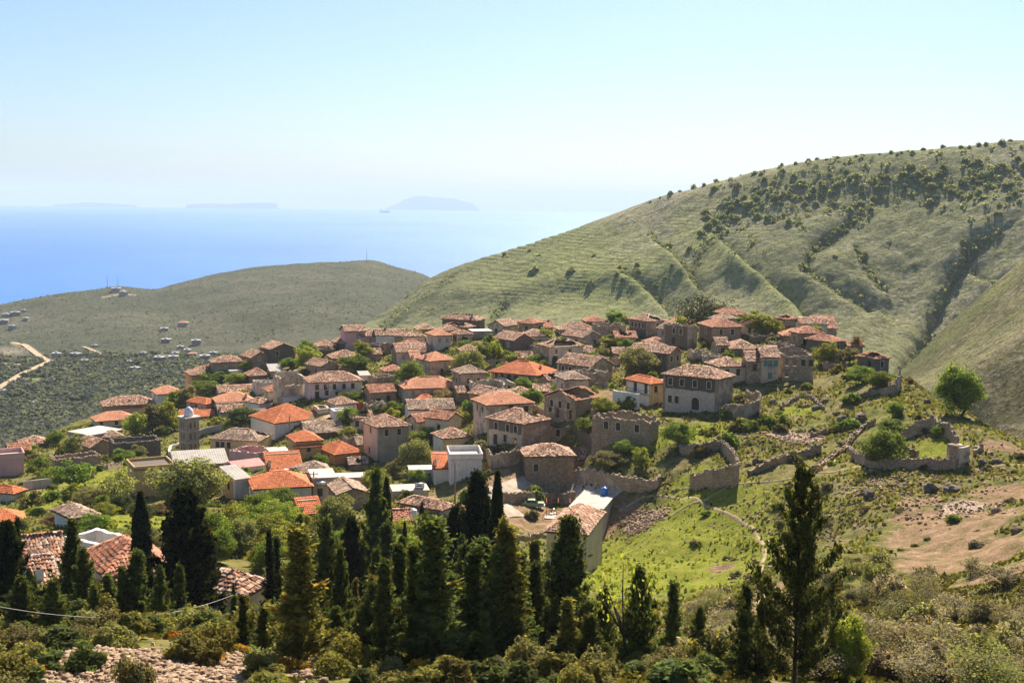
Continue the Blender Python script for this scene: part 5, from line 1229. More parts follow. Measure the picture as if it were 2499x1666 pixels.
# village trees: kind, column, base row, width, height, colour, label
VT = [
 ('tree',330,1066,55,60,'y','light green tree left of the bell tower, nearest the flat concrete roof'),('tree',372,1058,66,72,'o','olive-toned tree left of the bell tower'),('tree',405,1050,60,70,'y','yellow-green tree just left of the bell tower'),('tree',432,1010,55,60,'g','round green tree above the bell tower dome'),
 ('tree',455,1000,50,62,'o','dull green tree beside the tall orange-roofed white house'),('tree',178,1122,50,60,'p','pale tree in front of the stepped gable house'),('tree',96,1166,55,52,'g','green garden tree near the pink parapet house'),('tree',175,1196,86,72,'g','large dark green tree in the left gardens'),
 ('near',120,1182,50,45,'y','low bright bush tree in the left gardens'),('thin',282,1240,100,110,'p','thin-leaved tree with visible limbs at lower left lawn'),('tree',300,1136,66,40,'g','bushy green clump below the dark barn'),('tree',135,1090,44,40,'g','green tree at the far left brow'),('tree',70,1106,40,26,'y','small light tree at the far left edge'),
 ('near',452,1248,172,142,'p','big pale flowering tree in front of the wide grey roof'),('near',597,1046,90,56,'d','broad dark tree in front of the church'),
 ('tree',505,962,66,36,'g','green bush tree behind the corner-on orange roof'),('tree',578,938,56,30,'y','light bush by the yellow plastered house'),('tree',530,905,100,34,'g','wide green scrub tree at the left brow'),('tall',600,890,30,34,'y','narrow green tree at the left brow'),
 ('tree',747,862,60,52,'g','tall green tree right of the left crest gabled pair'),('tree',752,900,62,56,'y','yellow-green tree in front of the left crest'),('tree',706,902,48,30,'g','low green tree below the dark gabled house'),('tree',864,908,66,46,'g','green tree behind the long white two-storey house'),('tree',884,872,44,42,'y','light green tree below the pink houses'),
 ('tree',740,922,44,26,'o','grey-green tree above the long white house roof'),('tree',853,1046,58,56,'g','fresh green tree right of the church'),('tree',850,1072,50,34,'y','bright shrub tree below the fresh green tree'),('tree',862,982,56,30,'g','green tree by the long white house end'),
 ('tree',890,874,50,34,'y','light tree beside the roofless gabled ruin'),('tree',872,908,48,46,'g','dark-hearted tree above the roofless stone box'),('near',1000,944,80,66,'g','walnut-like round tree left of the village centre roof'),('near',1140,926,88,76,'p','olive-toned spreading tree in the village centre'),('tall',1180,900,40,76,'g','tall green tree in the centre grove'),
 ('tall',1210,892,40,74,'y','tall yellow-green tree of the centre grove'),('tree',1132,855,36,26,'g','small green tree under the crest'),('tree',1010,846,56,44,'y','green tree left of the cream crest house'),('near',1128,946,52,42,'y','round light tree right of the long shaded front'),('thin',1082,980,58,40,'b','brownish budding tree in the village centre'),
 ('tree',1143,1016,40,40,'g','green tree behind the patched orange roof'),('tree',1297,984,52,40,'g','green tree right of the patched orange roof'),('tree',965,1016,66,40,'g','dense bush tree behind the square grey house'),('tree',915,1012,50,30,'o','grey olive tree behind the square grey house'),('near',1036,1086,68,48,'g','green tree left of the yellow upper house'),
 ('near',1012,1150,88,86,'p','vine-covered tree beside the white garage'),('tree',1240,890,56,36,'y','light tree below the dark gabled crest house'),('tree',1314,894,52,34,'g','round green tree beside the arched cellar ruin'),('near',1558,922,96,82,'o','spreading tree in front of the dark house'),('tall',1500,796,46,50,'g','upright green tree on the crest'),
 ('tall',1522,794,40,36,'y','lighter tree right of the upright crest tree'),('tree',1331,832,42,32,'y','light green tree in front of the crest houses'),('near',1474,1014,64,50,'y','yellow-green tree beside the white balcony house'),('tree',1438,1064,76,44,'g','green shrub tree beside the ragged square ruin'),('near',1658,1090,80,66,'g','round green tree on the terraces below the arched doorway house'),
 ('near',1522,1108,56,36,'g','green tree inside the terrace walls'),('near',1565,1142,42,54,'y','light green tree on the lower terrace'),('near',1490,1144,90,50,'o','dark scrubby tree on the lower terrace'),('tree',1380,954,56,28,'g','green bushes before the dark arched-window house'),
 ('pine',1708,794,165,84,(.04,.05,.022),'dark spreading pine on the crest'),('tree',1856,824,80,64,'y','yellowish thicket tree on the right crest'),('near',2015,892,62,60,'y','light tree left of the right end ruin'),('near',2100,938,64,48,'g','left half of the bushy green hedge at right'),('near',2140,948,60,46,'g','right half of the bushy green hedge at right'),
 ('tree',2070,890,50,44,'o','dull tree beside the rightmost tiled house'),('near',1768,980,36,30,'g','bush inside the wall right of the arched doorway'),('near',2344,1016,112,124,'g','big round green tree on the right skyline'),('tree',2244,938,74,42,'g','low green tree left of the big skyline tree'),('near',2184,1020,42,40,'g','small lone tree on the right slope'),
 ('near',2154,1138,118,92,'g','rounded green tree inside the right-hand ruin'),('near',2180,1060,76,40,'g','green tree behind the right-hand ruin'),('near',2300,1064,48,28,'g','shrub between the right ruin walls'),('thin',2090,860,36,46,'b','bare brownish tree at the right end of the crest'),('thin',2125,865,36,40,'b','second bare brownish tree at the right crest end'),
 ('tree',1950,800,46,30,'y','light bush on the far right crest'),('tree',1400,812,30,18,'g','small bush behind the crest roofs'),('tree',1640,1000,40,36,'b','brown shrub left of the arched doorway house'),('tree',1440,880,40,22,'g','green vine mound near the crest'),('tree',1490,846,60,30,'y','vine-covered mound below the crest ruins'),('tree',1530,850,44,26,'g','second vine mound below the crest ruins'),
 ('near',690,1262,96,80,'g','fresh green tree before the cream glossy-roofed house'),('near',705,1300,90,66,'g','round green tree in the lower thicket'),('tree',1890,820,44,40,'y','light thicket tree near the right crest ruin'),
]
for a in VT: tree_px(a[0], a[1], a[2], a[3], a[4], a[5], a[6])
# bright thicket under the village, and loose planting
rt = random.Random(5)
for i in range(44):
    px = rt.uniform(490, 1010); r = rt.uniform(118, 178); P = on_r(px, r)
    if inside(P[0], P[1]): continue
    s = rt.uniform(3.2, 6.0)
    plant_at('near', P, s*rt.uniform(.8, 1.1), s, rt.choice(['y', 'g', 'g', 'y', 'p']), 'thicket_tree', 'leafy bright thicket tree near ' + near_mark(P), 'tree', 'thicket trees below the village')
for i in range(26):
    px = rt.uniform(0, 420); r = rt.uniform(135, 240); P = on_r(px, r)
    if inside(P[0], P[1]): continue
    s = rt.uniform(1.6, 4.0)
    plant_at('near', P, s*rt.uniform(.7, 1.0), s*1.1, rt.choice(['y', 'g', 'd', 'o', 'b']), 'garden_bush', 'leafy garden bush near ' + near_mark(P), 'bush', 'bushes of the lower left gardens')
n_v = 0
for i in range(400):
    px = rt.uniform(300, 1990); r = rt.uniform(225, 375); P = on_r(px, r); qx, qy = pixel(P)
    if inside(P[0], P[1], 1.6) or qy < 800 + max(0, 1150-qx)*.28 or (1450 < qx < 1740 and qy > 1000) or (qx > 1740 and qy > 960): continue
    n_v += 1; s = rt.uniform(2.6, 4.6)
    plant_at(rt.choice(['tree', 'tree', 'tall', 'near']), P, s*rt.uniform(.85, 1.15), s, rt.choice(['y', 'g', 'g', 'y', 'o', 'p']), 'village_tree', 'leafy little village tree near ' + near_mark(P), 'tree', 'small trees between the houses')
    if n_v >= 46: break
n_v = 0
for i in range(900):
    px = rt.uniform(60, 2080); r = rt.uniform(205, 385); P = on_r(px, r)
    if inside(P[0], P[1], 1.0): continue
    qx, qy = pixel(P)
    if qy < 760 + max(0, (1150-qx))*.28 or (qx > 1450 and qy > 1010 and qx < 1700): continue
    s = rt.choice([1.4, 2.0, 2.6, 3.4]); n_v += 1
    if n_v > 190: break
    plant_at('far', P, s*rt.uniform(.6, 1.0), s*1.3, rt.choice(['y', 'g', 'g', 'd', 'o', 'm']), 'village_shrub', 'small green village shrub near ' + near_mark(P), 'shrub', 'shrubs between the houses')
# shrubs on the rough slope at right
for i in range(150):
    px = rt.uniform(1690, 2490); r = rt.uniform(140, 265); P = on_r(px, r)
    if inside(P[0], P[1], 1.0): continue
    qx, qy = pixel(P)
    if qy < 900: continue
    s = rt.choice([.6, .8, 1.0, 1.4, 1.8])
    plant_at(rt.choice(['grey', 'far', 'grey']), P, s*rt.uniform(.45, .8), s*1.4, rt.choice(['m', 'g', 'o', 'b', 'grey']), 'slope_shrub', 'small scrubby slope bush near ' + near_mark(P), 'shrub', 'scrub on the right slope')
# pale scrub in the lower right
for i in range(170):
    px = rt.uniform(1680, 2560); r = rt.uniform(58, 138)
    P = on_r(px, r); qx, qy = pixel(P)
    lim = 1370 + 70*math.sin(px/90) + max(0, px-2150)*.28
    if qy < lim or (1560 < px < 1890 and qy < 1480): continue
    s = rt.uniform(1.6, 3.4)
    plant_at(rt.choice(['grey', 'neart', 'neart', 'bush']), P, s*rt.uniform(.8, 1.15), s*1.15, rt.choice([(.30,.26,.17), (.27,.22,.14), (.25,.235,.12), (.32,.27,.19), 'p']), 'pale_scrub', 'greyish half-bare scrub bush near ' + near_mark(P), 'shrub', 'pale scrub in the lower right')
# foreground maquis
for i in range(270):
    px = rt.uniform(-60, 1750); r = 46 + 44*rt.random()**.85; P = on_r(px, r); qx, qy = pixel(P)
    if 190 < px < 620 and qy > 1600 and rt.random() < .8: continue
    if px > 1480 and qy < 1560: continue
    kd, cl, nm, lb = rt.choice([('bush', 'm', 'maquis_shrub', 'rounded olive-green maquis shrub in the foreground thicket'), ('spiky', 'c2', 'juniper_shrub', 'spiky dark green juniper shrub in the foreground thicket'), ('bush', 'o', 'sage_shrub', 'soft grey-green shrub in the foreground thicket'),
        ('bush', 'p', 'pale_shrub', 'pale yellow-green shrub in the foreground thicket'), ('spiky', 'm', 'heath_shrub', 'fine-leaved upright shrub in the foreground thicket'), ('spiky', 'c2', 'juniper_shrub', 'spiky dark green juniper shrub in the foreground thicket')])
    s = rt.uniform(1.0, 2.3)
    plant_at(kd, P, s*rt.uniform(.75, 1.15), s*1.2, cl, nm, lb.replace('in the foreground thicket', 'near ' + near_mark(P)), 'shrub', nm.replace('_', ' ') + 's of the foreground')
for px, py in ((110,1560),(60,1600),(430,1560),(450,1548),(500,1620),(520,1608),(700,1640),(980,1620),(1015,1650),(30,1555),(410,1545),(210,1560),(330,1540),(480,1545),(60,1640),(590,1590)):
    P = ground(px, py)
    plant_at('gorse', P, rt.uniform(.7, 1.2), rt.uniform(1.2, 2.2), 'm', 'gorse_bush', 'low gorse bush in orange-yellow flower in the foreground', 'shrub', 'flowering gorse bushes')
EXTRA = [('sap',1545,62,1290,170,'y','thin-leaved pale sapling with open branches before the meadow'),('near',2330,72,1585,190,'g','leafy bright green tree at the bottom right'),('near',2090,60,1480,110,'y','yellow-green tree right behind the ragged tall conifer'),
 ('near',2440,70,1610,130,'g','bright green bush tree in the bottom right corner'),('thin',2465,118,1365,110,'grey','grey olive tree at the right picture edge'),('thin',2385,128,1345,60,'grey','small twisted olive tree with bare trunk on the dirt slope'),('thin',2180,80,1560,130,'grey','gnarled half-bare tree in the lower right scrub')]
for a in EXTRA: tree_top(*a, name='tree')

# trees dotted over the far hillside
X, Y, Z, QX, QY, T_ = HILL
ii, jj = np.nonzero((T_[None] > .9) & (T_[None] < 4.02) & (QX > 1000) & (QX < 2510))
dens = []
HT = [(1230,620,13),(1303,662,20),(1315,630,13),(1396,664,22),(1442,693,20),(1449,619,15),(1504,670,14),(1635,582,24),(1685,607,18),(1713,573,18),(1520,690,14),(1558,655,16),(1600,690,18),(1622,676,16),(1640,655,14),(1575,705,18),(1555,640,14),(1293,612,12),(1528,640,12),(2090,612,16),(2112,616,12),(2037,630,12),(1925,540,18),(1890,535,16),(1850,520,20),(1875,525,16),(1835,500,14),(1800,525,18),(1775,520,18),(1755,530,22),(1740,535,22),(1725,515,20),(1780,495,16),(1815,480,16)]
for k in range(34):
    t = k/33; px = 1585 + 915*t; HT.append((px + rt.uniform(-12, 12), float(np.interp(px, [1585,1700,1806,1987,2231,2499], [488,457,427,390,368,342])) + rt.uniform(0, 5), rt.uniform(8, 14)))
for k in range(520):
    px = rt.uniform(1700, 2499); py = rt.uniform(370, 640)
    band = np.interp(px, [1700, 1900, 2200, 2499], [520, 470, 440, 440])
    rid = np.interp(px, [1585,1700,1806,1987,2231,2499], [488,457,427,390,368,342])
    if py < rid + 8: continue
    if rt.random() < math.exp(-((py-band)/45)**2) * (.45 + .75*(vnoise(px/60, py/25, 5)+.5)): HT.append((px, py, rt.uniform(11, 20)))
for pts, wd, dep in GUL[:4]:
    for (x0, y0), (x1, y1) in zip(pts[:-1], pts[1:]):
        for _ in range(4):
            t = rt.random(); HT.append((x0+(x1-x0)*t+rt.gauss(0, 7), y0+(y1-y0)*t+rt.gauss(0, 5), rt.uniform(7, 13)))
HT = HT[:300]
hillm = [bush(400+i, 1.0, 1.05, 230, .2) for i in range(8)]
hx, hy = QX[ii, jj], QY[ii, jj]
def on_sheet(sheet, px, py, sel=None):
    X, Y, Z, QX, QY, T_ = sheet
    d = (QX-px)**2 + (QY-py)**2; d = np.where((T_[None] < 4.1) & (T_[None] > .5), d, 1e9); i = np.unravel_index(np.argmin(d), d.shape)
    return np.array([X[i], Y[i], Z[i]])
for k, (px, py, wp) in enumerate(HT):
    P = on_sheet(HILL, px, py); r = math.hypot(P[0], P[1]); s = 1.2*wp*r/FPX*rt.uniform(.75, 1.3)
    obj('hill_tree', hillm[k % 8], None, 'small round dark tree dotted on the green hillside', 'tree', 'trees dotted over the hillside', None, (P[0], P[1], P[2]-.2*s), rt.random()*6, (s, s, s*rt.uniform(.75, 1.0)), rt.choice([(.27,.31,.14), (.24,.275,.13), (.21,.245,.11), (.30,.32,.15)]))
# scrub masses in the gullies and the olive groves of the valley: one mass each
def mass(name, label, cat, pts, sizes, mat, tint, seed, lf=9, leaf=.5):
    rg = np.random.default_rng(seed); P = []
    C = np.repeat(np.array(pts), lf, 0); S = np.repeat(np.array(sizes), lf)[:, None]
    q = rg.normal(0, 1, C.shape); q /= np.linalg.norm(q, axis=1)[:, None]; q[:, 2] = np.abs(q[:, 2])
    pos = C + q*S*np.array([.5, .5, .55])
    V, c = leaves(pos, q+np.array([0, 0, .3]), 1.0, rg, .2, np.array(tint), 1.2)
    V = (V.reshape(-1, 4, 3) - pos[:, None])*(S*leaf)[:, None] + pos[:, None]
    o = obj(name, leaf_mesh(name, [(V.reshape(-1, 3), c)], mat), None, label, cat, None, 'stuff'); return o
rg = np.random.default_rng(77)
gp = []; gs = []
for pts, wd, dep in GUL:
    for (x0, y0), (x1, y1) in zip(pts[:-1], pts[1:]):
        for _ in range(30):
            t = rg.random(); P = on_sheet(HILL, x0+(x1-x0)*t+rg.normal(0, wd*.45), y0+(y1-y0)*t+rg.normal(0, wd*.35)); gp.append(P); gs.append(rg.uniform(1.2, 3.4))
for _ in range(330):
    px = rg.uniform(1750, 2499); py = np.interp(px, [1750, 2000, 2499], [500, 450, 430]) + rg.normal(0, 45)
    if py < np.interp(px, [1700,1806,1987,2231,2499], [457,427,390,368,342]) + 6: continue
    gp.append(on_sheet(HILL, px, py)); gs.append(rg.uniform(2.0, 5.0))
mass('gully_scrub', 'dark scrub filling the gullies and upper slope of the hillside', 'scrub', gp, gs, M_LEAF, (1, 1, 1), 5, 14, .42).color = (.24, .27, .13, 1)
FARH = [(87,984,14,0),(128,888,14,1),(137,868,20,0),(184,874,24,1),(208,886,16,0),(318,887,16,0),(390,882,26,1),(422,880,24,0),(457,860,18,0),(480,846,22,1),(405,842,22,1),(442,854,16,0),(448,806,24,2),(402,823,18,0),(426,868,18,1),(470,872,20,2),(15,780,18,0),(40,776,20,1),(62,784,14,0),(10,792,22,1),(285,724,22,0),(300,733,18,0),(30,796,16,0),(330,908,22,1),(350,872,16,0),(60,768,12,0),(230,846,14,1),(502,880,24,1),(520,868,18,0),(300,726,14,1),(8,960,16,0)]
VROAD = [[(-40,965),(0,944),(60,912),(122,884),(98,864),(62,840),(30,828)], [(250,870),(215,856),(204,849)], [(-20,886),(55,890)]]
X, Y, Z, QX, QY, T_ = VAL
sel = np.nonzero((T_[None] > .3) & (T_[None] < 2.05) & (QX > -60) & (QX < 760))
n_o = 19000; op = []; os_ = []
pick = rg.integers(0, len(sel[0]), n_o*3); xi = sel[0][pick]; yi = sel[1][pick]
Xv, Yv, Zv = X[xi, yi], Y[xi, yi], Z[xi, yi]; qx, qy = QX[xi, yi], QY[xi, yi]
area = np.hypot(Xv, Yv)**2
_fh = np.min(np.array([np.hypot((qx-a[0]), (qy-a[1]+4)*1.6) - a[2]*.9 for a in FARH]), 0)
keep = (_fh > 0) & (seg_dist(qx, qy, VROAD[0]) > 9) & (seg_dist(qx, qy, VROAD[1]) > 6) & (cB.reshape(*X.shape, 3)[xi, yi, 2] < .1) & (cB.reshape(*X.shape, 3)[xi, yi, 1] < .3) & (vnoise(Xv/35, Yv/35, 4) > -.46) & (qy > 864 + 6*np.sin(qx/40))
xi = np.nonzero(keep)[0][:n_o]
jit = rg.normal(0, 2, (len(xi), 2))
op = np.stack([Xv[xi]+jit[:, 0], Yv[xi]+jit[:, 1], Zv[xi]+.3], 1); os_ = rg.uniform(2.0, 4.2, len(xi))
mass('olive_grove', 'grey-green olive groves covering the valley floor at left', 'olive grove', op, os_, M_LEAF, (1, 1, 1), 9, 7, .72).color = (.118, .132, .115, 1)
# low scrub over the coastal hills
sel = np.nonzero((T_[None] > 2.0) & (T_[None] < 4.0) & (QX > -60) & (QX < 1100)); pick = rg.integers(0, len(sel[0]), 3000)
xi = sel[0][pick]; yi = sel[1][pick]
mass('coastal_scrub', 'dark low scrub speckling the coastal hills', 'scrub', np.stack([X[xi, yi]+rg.normal(0, 3, 3000), Y[xi, yi]+rg.normal(0, 3, 3000), Z[xi, yi]], 1), rg.uniform(.7, 1.9, 3000), M_LEAF, (1, 1, 1), 10, 6, .6).color = (.105, .115, .075, 1)
# grass tufts over the near ground
def tufts(name, label, n, px0, px1, r0, r1, size, tint, seed, test=None):
    rg = np.random.default_rng(seed); a0, a1 = az_of(px0), az_of(px1)
    az = rg.uniform(a0, a1, n); r = np.sqrt(rg.uniform(r0**2, r1**2, n)); x = np.sin(az)*r; y = np.cos(az)*r
    k = (weight(DIRT, x, y)+weight(SCREE, x, y) < .35) & (fbm(x/6, y/6, 3, seed) > -.18) & (rg.random(n) > .8*weight(LUSH, x, y))
    x, y = x[k], y[k]; z = H(x, y); n = len(x); C = np.stack([x, y, z], 1)
    V, c = leaves(C + np.array([0, 0, size*.3]), rg.normal(0, 1, (n, 3))*np.array([1, 1, .15]), size, rg, .3, None, 1.6)
    lush = weight(LUSH, x, y)[:, None]; base = np.array(tint)*(1-lush) + np.array((1.15, 1.3, .4))*lush
    c = c*np.repeat(base*rg.uniform(.6, 1.3, (n, 1)), 4, 0)
    o = obj(name, leaf_mesh(name, [(V, c)], M_LEAF), None, label, 'grass', None, 'stuff'); o.color = (.12, .125, .038, 1)
tufts('grass', 'tufted grass and weeds over the village hill', 90000, -60, 2560, 130, 360, .5, (1.0, .95, .8), 91)
tufts('foreground_grass', 'rough grass between the foreground shrubs', 70000, -60, 2560, 44, 132, .28, (.9, .85, .7), 92)
# ------------------------------------------------------------------ walls, paths, small things
def rock_np(C, S, seed):
    """k jittered blocks at C with size S"""
    rg = np.random.default_rng(seed); k = len(C)
    b = np.array([(-1,-1,-1),(1,-1,-1),(1,1,-1),(-1,1,-1),(-1,-1,1),(1,-1,1),(1,1,1),(-1,1,1)], float)*.5
    V = b[None]*(1+rg.normal(0, .16, (k, 8, 3))); V[:, 4:, :2] *= .8
    V = V*(np.asarray(S)[:, None, None]*rg.uniform(.6, 1.25, (k, 1, 3)))
    a = rg.random(k)*6.28; c, s = np.cos(a)[:, None], np.sin(a)[:, None]
    V = np.stack([V[..., 0]*c-V[..., 1]*s, V[..., 0]*s+V[..., 1]*c, V[..., 2]+.15*V[..., 0]], -1) + C[:, None]
    f = np.array([(0,3,2,1),(4,5,6,7),(0,1,5,4),(1,2,6,5),(2,3,7,6),(3,0,4,7)])
    return V.reshape(-1, 3), (np.arange(k)[:, None, None]*8+f[None]).reshape(-1, 4)
M_ROCK = m_stone('limestone', (.36,.23,.14), (.48,.33,.215), (.58,.43,.30))
M_WALLW = M_WHITE2
WC = [0]
def stone_wall(label, pts, hpx, th=.5, mat=None, nz=.22, name='stone_wall', r=None, cat='wall', below=1.2, heights=None):
    WC[0] += 1; rs = random.Random(WC[0]*17)
    P = [ground(*p) if r is None else at(p[0], p[1], r) for p in pts]; Q = []; Hh = []
    hs = [(hp if not hasattr(hpx, '__len__') else hpx[i])*math.hypot(P[i][0], P[i][1])/FPX for i, hp in enumerate(hpx if hasattr(hpx, '__len__') else [hpx]*len(P))]
    for i in range(len(P)-1):
        L = np.linalg.norm((P[i+1]-P[i])[:2]); k = max(1, int(L/.8))
        for j in range(k): Q.append(P[i]+(P[i+1]-P[i])*j/k); Hh.append(hs[i]+(hs[i+1]-hs[i])*j/k)
    Q.append(P[-1]); Hh.append(hs[-1]); Q = np.array(Q); V = []; F = []; n = len(Q); CP_ = []; CS = []
    for i in range(n):
        t = Q[min(i+1, n-1)]-Q[max(i-1, 0)]; nn = np.array([-t[1], t[0], 0]); nn /= np.linalg.norm(nn)+1e-9
        z = float(H(Q[i][0], Q[i][1])) if r is None else Q[i][2]; tp = z + max(.3, Hh[i] + rs.uniform(-nz, nz*.5))
        V += [Q[i]-nn*th/2+(0, 0, z-below-Q[i][2]), Q[i]+nn*th/2+(0, 0, z-below-Q[i][2]), Q[i]+nn*th*.42+(0, 0, tp-Q[i][2]), Q[i]-nn*th*.42+(0, 0, tp-Q[i][2])]
        for _ in range(2):
            CP_.append((Q[i][0]+nn[0]*rs.uniform(-.2, .2)*th+t[0]*rs.uniform(-.3, .3), Q[i][1]+nn[1]*rs.uniform(-.2, .2)*th+t[1]*rs.uniform(-.3, .3), tp+.03)); CS.append(rs.uniform(.2, .48))
    for i in range(n-1):
        for k in range(4): F.append((i*4+k, i*4+(k+1) % 4, (i+1)*4+(k+1) % 4, (i+1)*4+k))
    F += [(3, 2, 1, 0), ((n-1)*4, (n-1)*4+1, (n-1)*4+2, (n-1)*4+3)]
    m = mat or M_STONE; c = Q.mean(0)
    root = mkempty(name, label, cat, c); root['kind'] = 'thing'
    obj('masonry', mesh_np('masonry', np.array(V)-c, F, m), root)
    if nz > .05:
        v, f = rock_np(np.array(CP_)-c, CS, WC[0]); obj('cap_stones', mesh_np('cap_stones', v, f, M_CAP), root, kind='stuff')
    return root
# loose stones on the tops of roofless walls
for o in list(COL.objects):
    if o.name.startswith('ruined_house') and o.type == 'EMPTY':
        for wl in [c for c in o.children if c.name.startswith('wall')]:
            co = np.zeros(len(wl.data.vertices)*3, np.float32); wl.data.vertices.foreach_get('co', co); co = co.reshape(-1, 3)
            if len(co) == 0 or 'white' in o['label']: continue
            tp = {}
            for u, v, z in co: tp[round(float(u), 2)] = max(tp.get(round(float(u), 2), -9), float(z))
            us = sorted(tp); L = us[-1]; rs = random.Random(len(co)); pts = []; sz = []
            if L < 1: continue
            for k in range(int(L/.42)):
                u = rs.uniform(0, L); pts.append((u, rs.uniform(.05, .5), float(np.interp(u, us, [tp[q] for q in us]))+.04)); sz.append(rs.uniform(.18, .46))
            if pts and any(abs(tp[q]-tp[us[0]]) > .02 for q in us):
                v, f = rock_np(np.array(pts), sz, len(co)+7); obj('cap_stones', mesh_np('cap_stones', v, f, M_CAP), wl, kind='stuff')
sw = stone_wall
sw('rubble retaining wall below the low rubble house and terraces', [(1404,1180),(1480,1192),(1560,1203),(1600,1196),(1612,1170)], [34,36,32,26,16], .7, M_STONE2, .3)
sw('stone wall of the car yard beside the sunlit road', [(1228,1226),(1300,1224),(1360,1224),(1402,1224)], 24, .5, M_STONE2, .08)
sw('tall ragged ruin wall on the lowest right terrace', [(1686,1188),(1740,1190),(1800,1186),(1794,1150),(1768,1110),(1752,1084)], [34,44,48,40,28,20], .6, None, .3)
sw('broken terrace wall above the lowest right ruin wall', [(1660,1108),(1706,1114),(1756,1100)], [20,26,24], .5)
sw('high curved garden wall right of the arched doorway house', [(1757,1018),(1800,1022),(1850,1016),(1854,996),(1822,966)], [26,34,38,34,18], .5, M_STONE2)
sw('long low field wall lying across the right slope', [(1828,1160),(1880,1140),(1945,1122),(2002,1106)], [12,18,20,22], .6)
sw('curving dry-stone wall climbing to the right-hand ruin', [(1985,1150),(2030,1120),(2068,1094),(2085,1070),(2105,1050),(2136,1034)], 10, .9, M_ROCK, .2)
sw('front garden wall of the right-hand ruin', [(2072,1098),(2082,1122),(2112,1140),(2200,1146),(2270,1146),(2334,1144)], [12,20,26,26,26,22], .6)
sw('inner cross wall of the right-hand ruin', [(2204,1110),(2238,1130)], [22,26], .5)
sw('curved rear wall of the right-hand ruin', [(2190,1075),(2235,1062),(2275,1052),(2320,1072),(2336,1094)], [12,30,34,28,24], .6, None, .35)
sw('stub of masonry standing right of the right-hand ruin', [(2378,1112),(2396,1098)], 14, .6)
sw('broken wall corner at the hedge on the right', [(2146,964),(2178,964),(2194,952),(2193,925)], [10,24,38,30], .5, M_STONE2)
sw('low field wall below the hedge on the right', [(2085,972),(2130,962),(2150,958)], 9, .5)
sw('white curved lawn wall left of the bell tower', [(440,1092),(418,1098),(412,1112),(422,1126)], 12, .4, M_WHITE, .03)
sw('grey yard wall behind the bell tower lawn', [(486,1066),(520,1056),(552,1046)], 16, .4, M_CONC, .03)
sw('garden wall running down beside the white cubic building', [(1160,1082),(1182,1112),(1200,1146),(1240,1140),(1276,1128)], [14,20,34,34,30], .5, M_STONE2, .12)
sw('dry-stone wall between the crest gardens', [(1426,886),(1460,884),(1512,892)], 18, .5)
sw('tumbled wall above the vine mounds near the crest', [(1570,850),(1600,846),(1640,842)], 16, .5)
sw('white terrace wall left of the balcony house', [(1496,992),(1520,996),(1560,1000)], 40, .4, M_WHITE, .02)
sw('low wall below the long stone cottage', [(1206,934),(1250,946),(1290,958)], 12, .5, M_CONC, .04)
sw('rambling garden wall right of the patched orange roof', [(1300,1000),(1322,1010),(1330,1030)], 14, .5, M_ROCK)
sw('stone wall beside the ragged square ruin', [(1440,1046),(1460,1034),(1478,1026)], 14, .5, M_ROCK)
sw('low dark wall below the ragged square ruin', [(1412,1072),(1440,1084),(1478,1086)], 22, .5, M_DARK)
sw('garden wall along the left terraces', [(240,1150),(262,1146),(300,1140)], 12, .4)
sw('dark wall beside the left corner orange roof', [(58,1196),(80,1194),(136,1190)], 22, .4, M_CONC, .05)
sw('rubble wall top in the right slope scrub', [(1905,1000),(1925,985),(1948,975)], 9, .6, M_ROCK)
sw('short rubble wall on the grassy right slope', [(1978,1068),(2004,1060),(2026,1056)], 9, .5)
sw('garden wall below the tall cream house', [(1262,1320),(1300,1316),(1338,1312)], 12, .4, M_STONE2)
sw('collapsed wall at the upper right slope', [(1962,968),(1990,985),(2010,1000)], 9, .6, M_ROCK)
R2 = house('ruined_house','square corner stub of the right-hand ruin',2316,2338,2367,1146,1090,34,'ruin','','s3','','',D=3,nz=.2,mL='st')
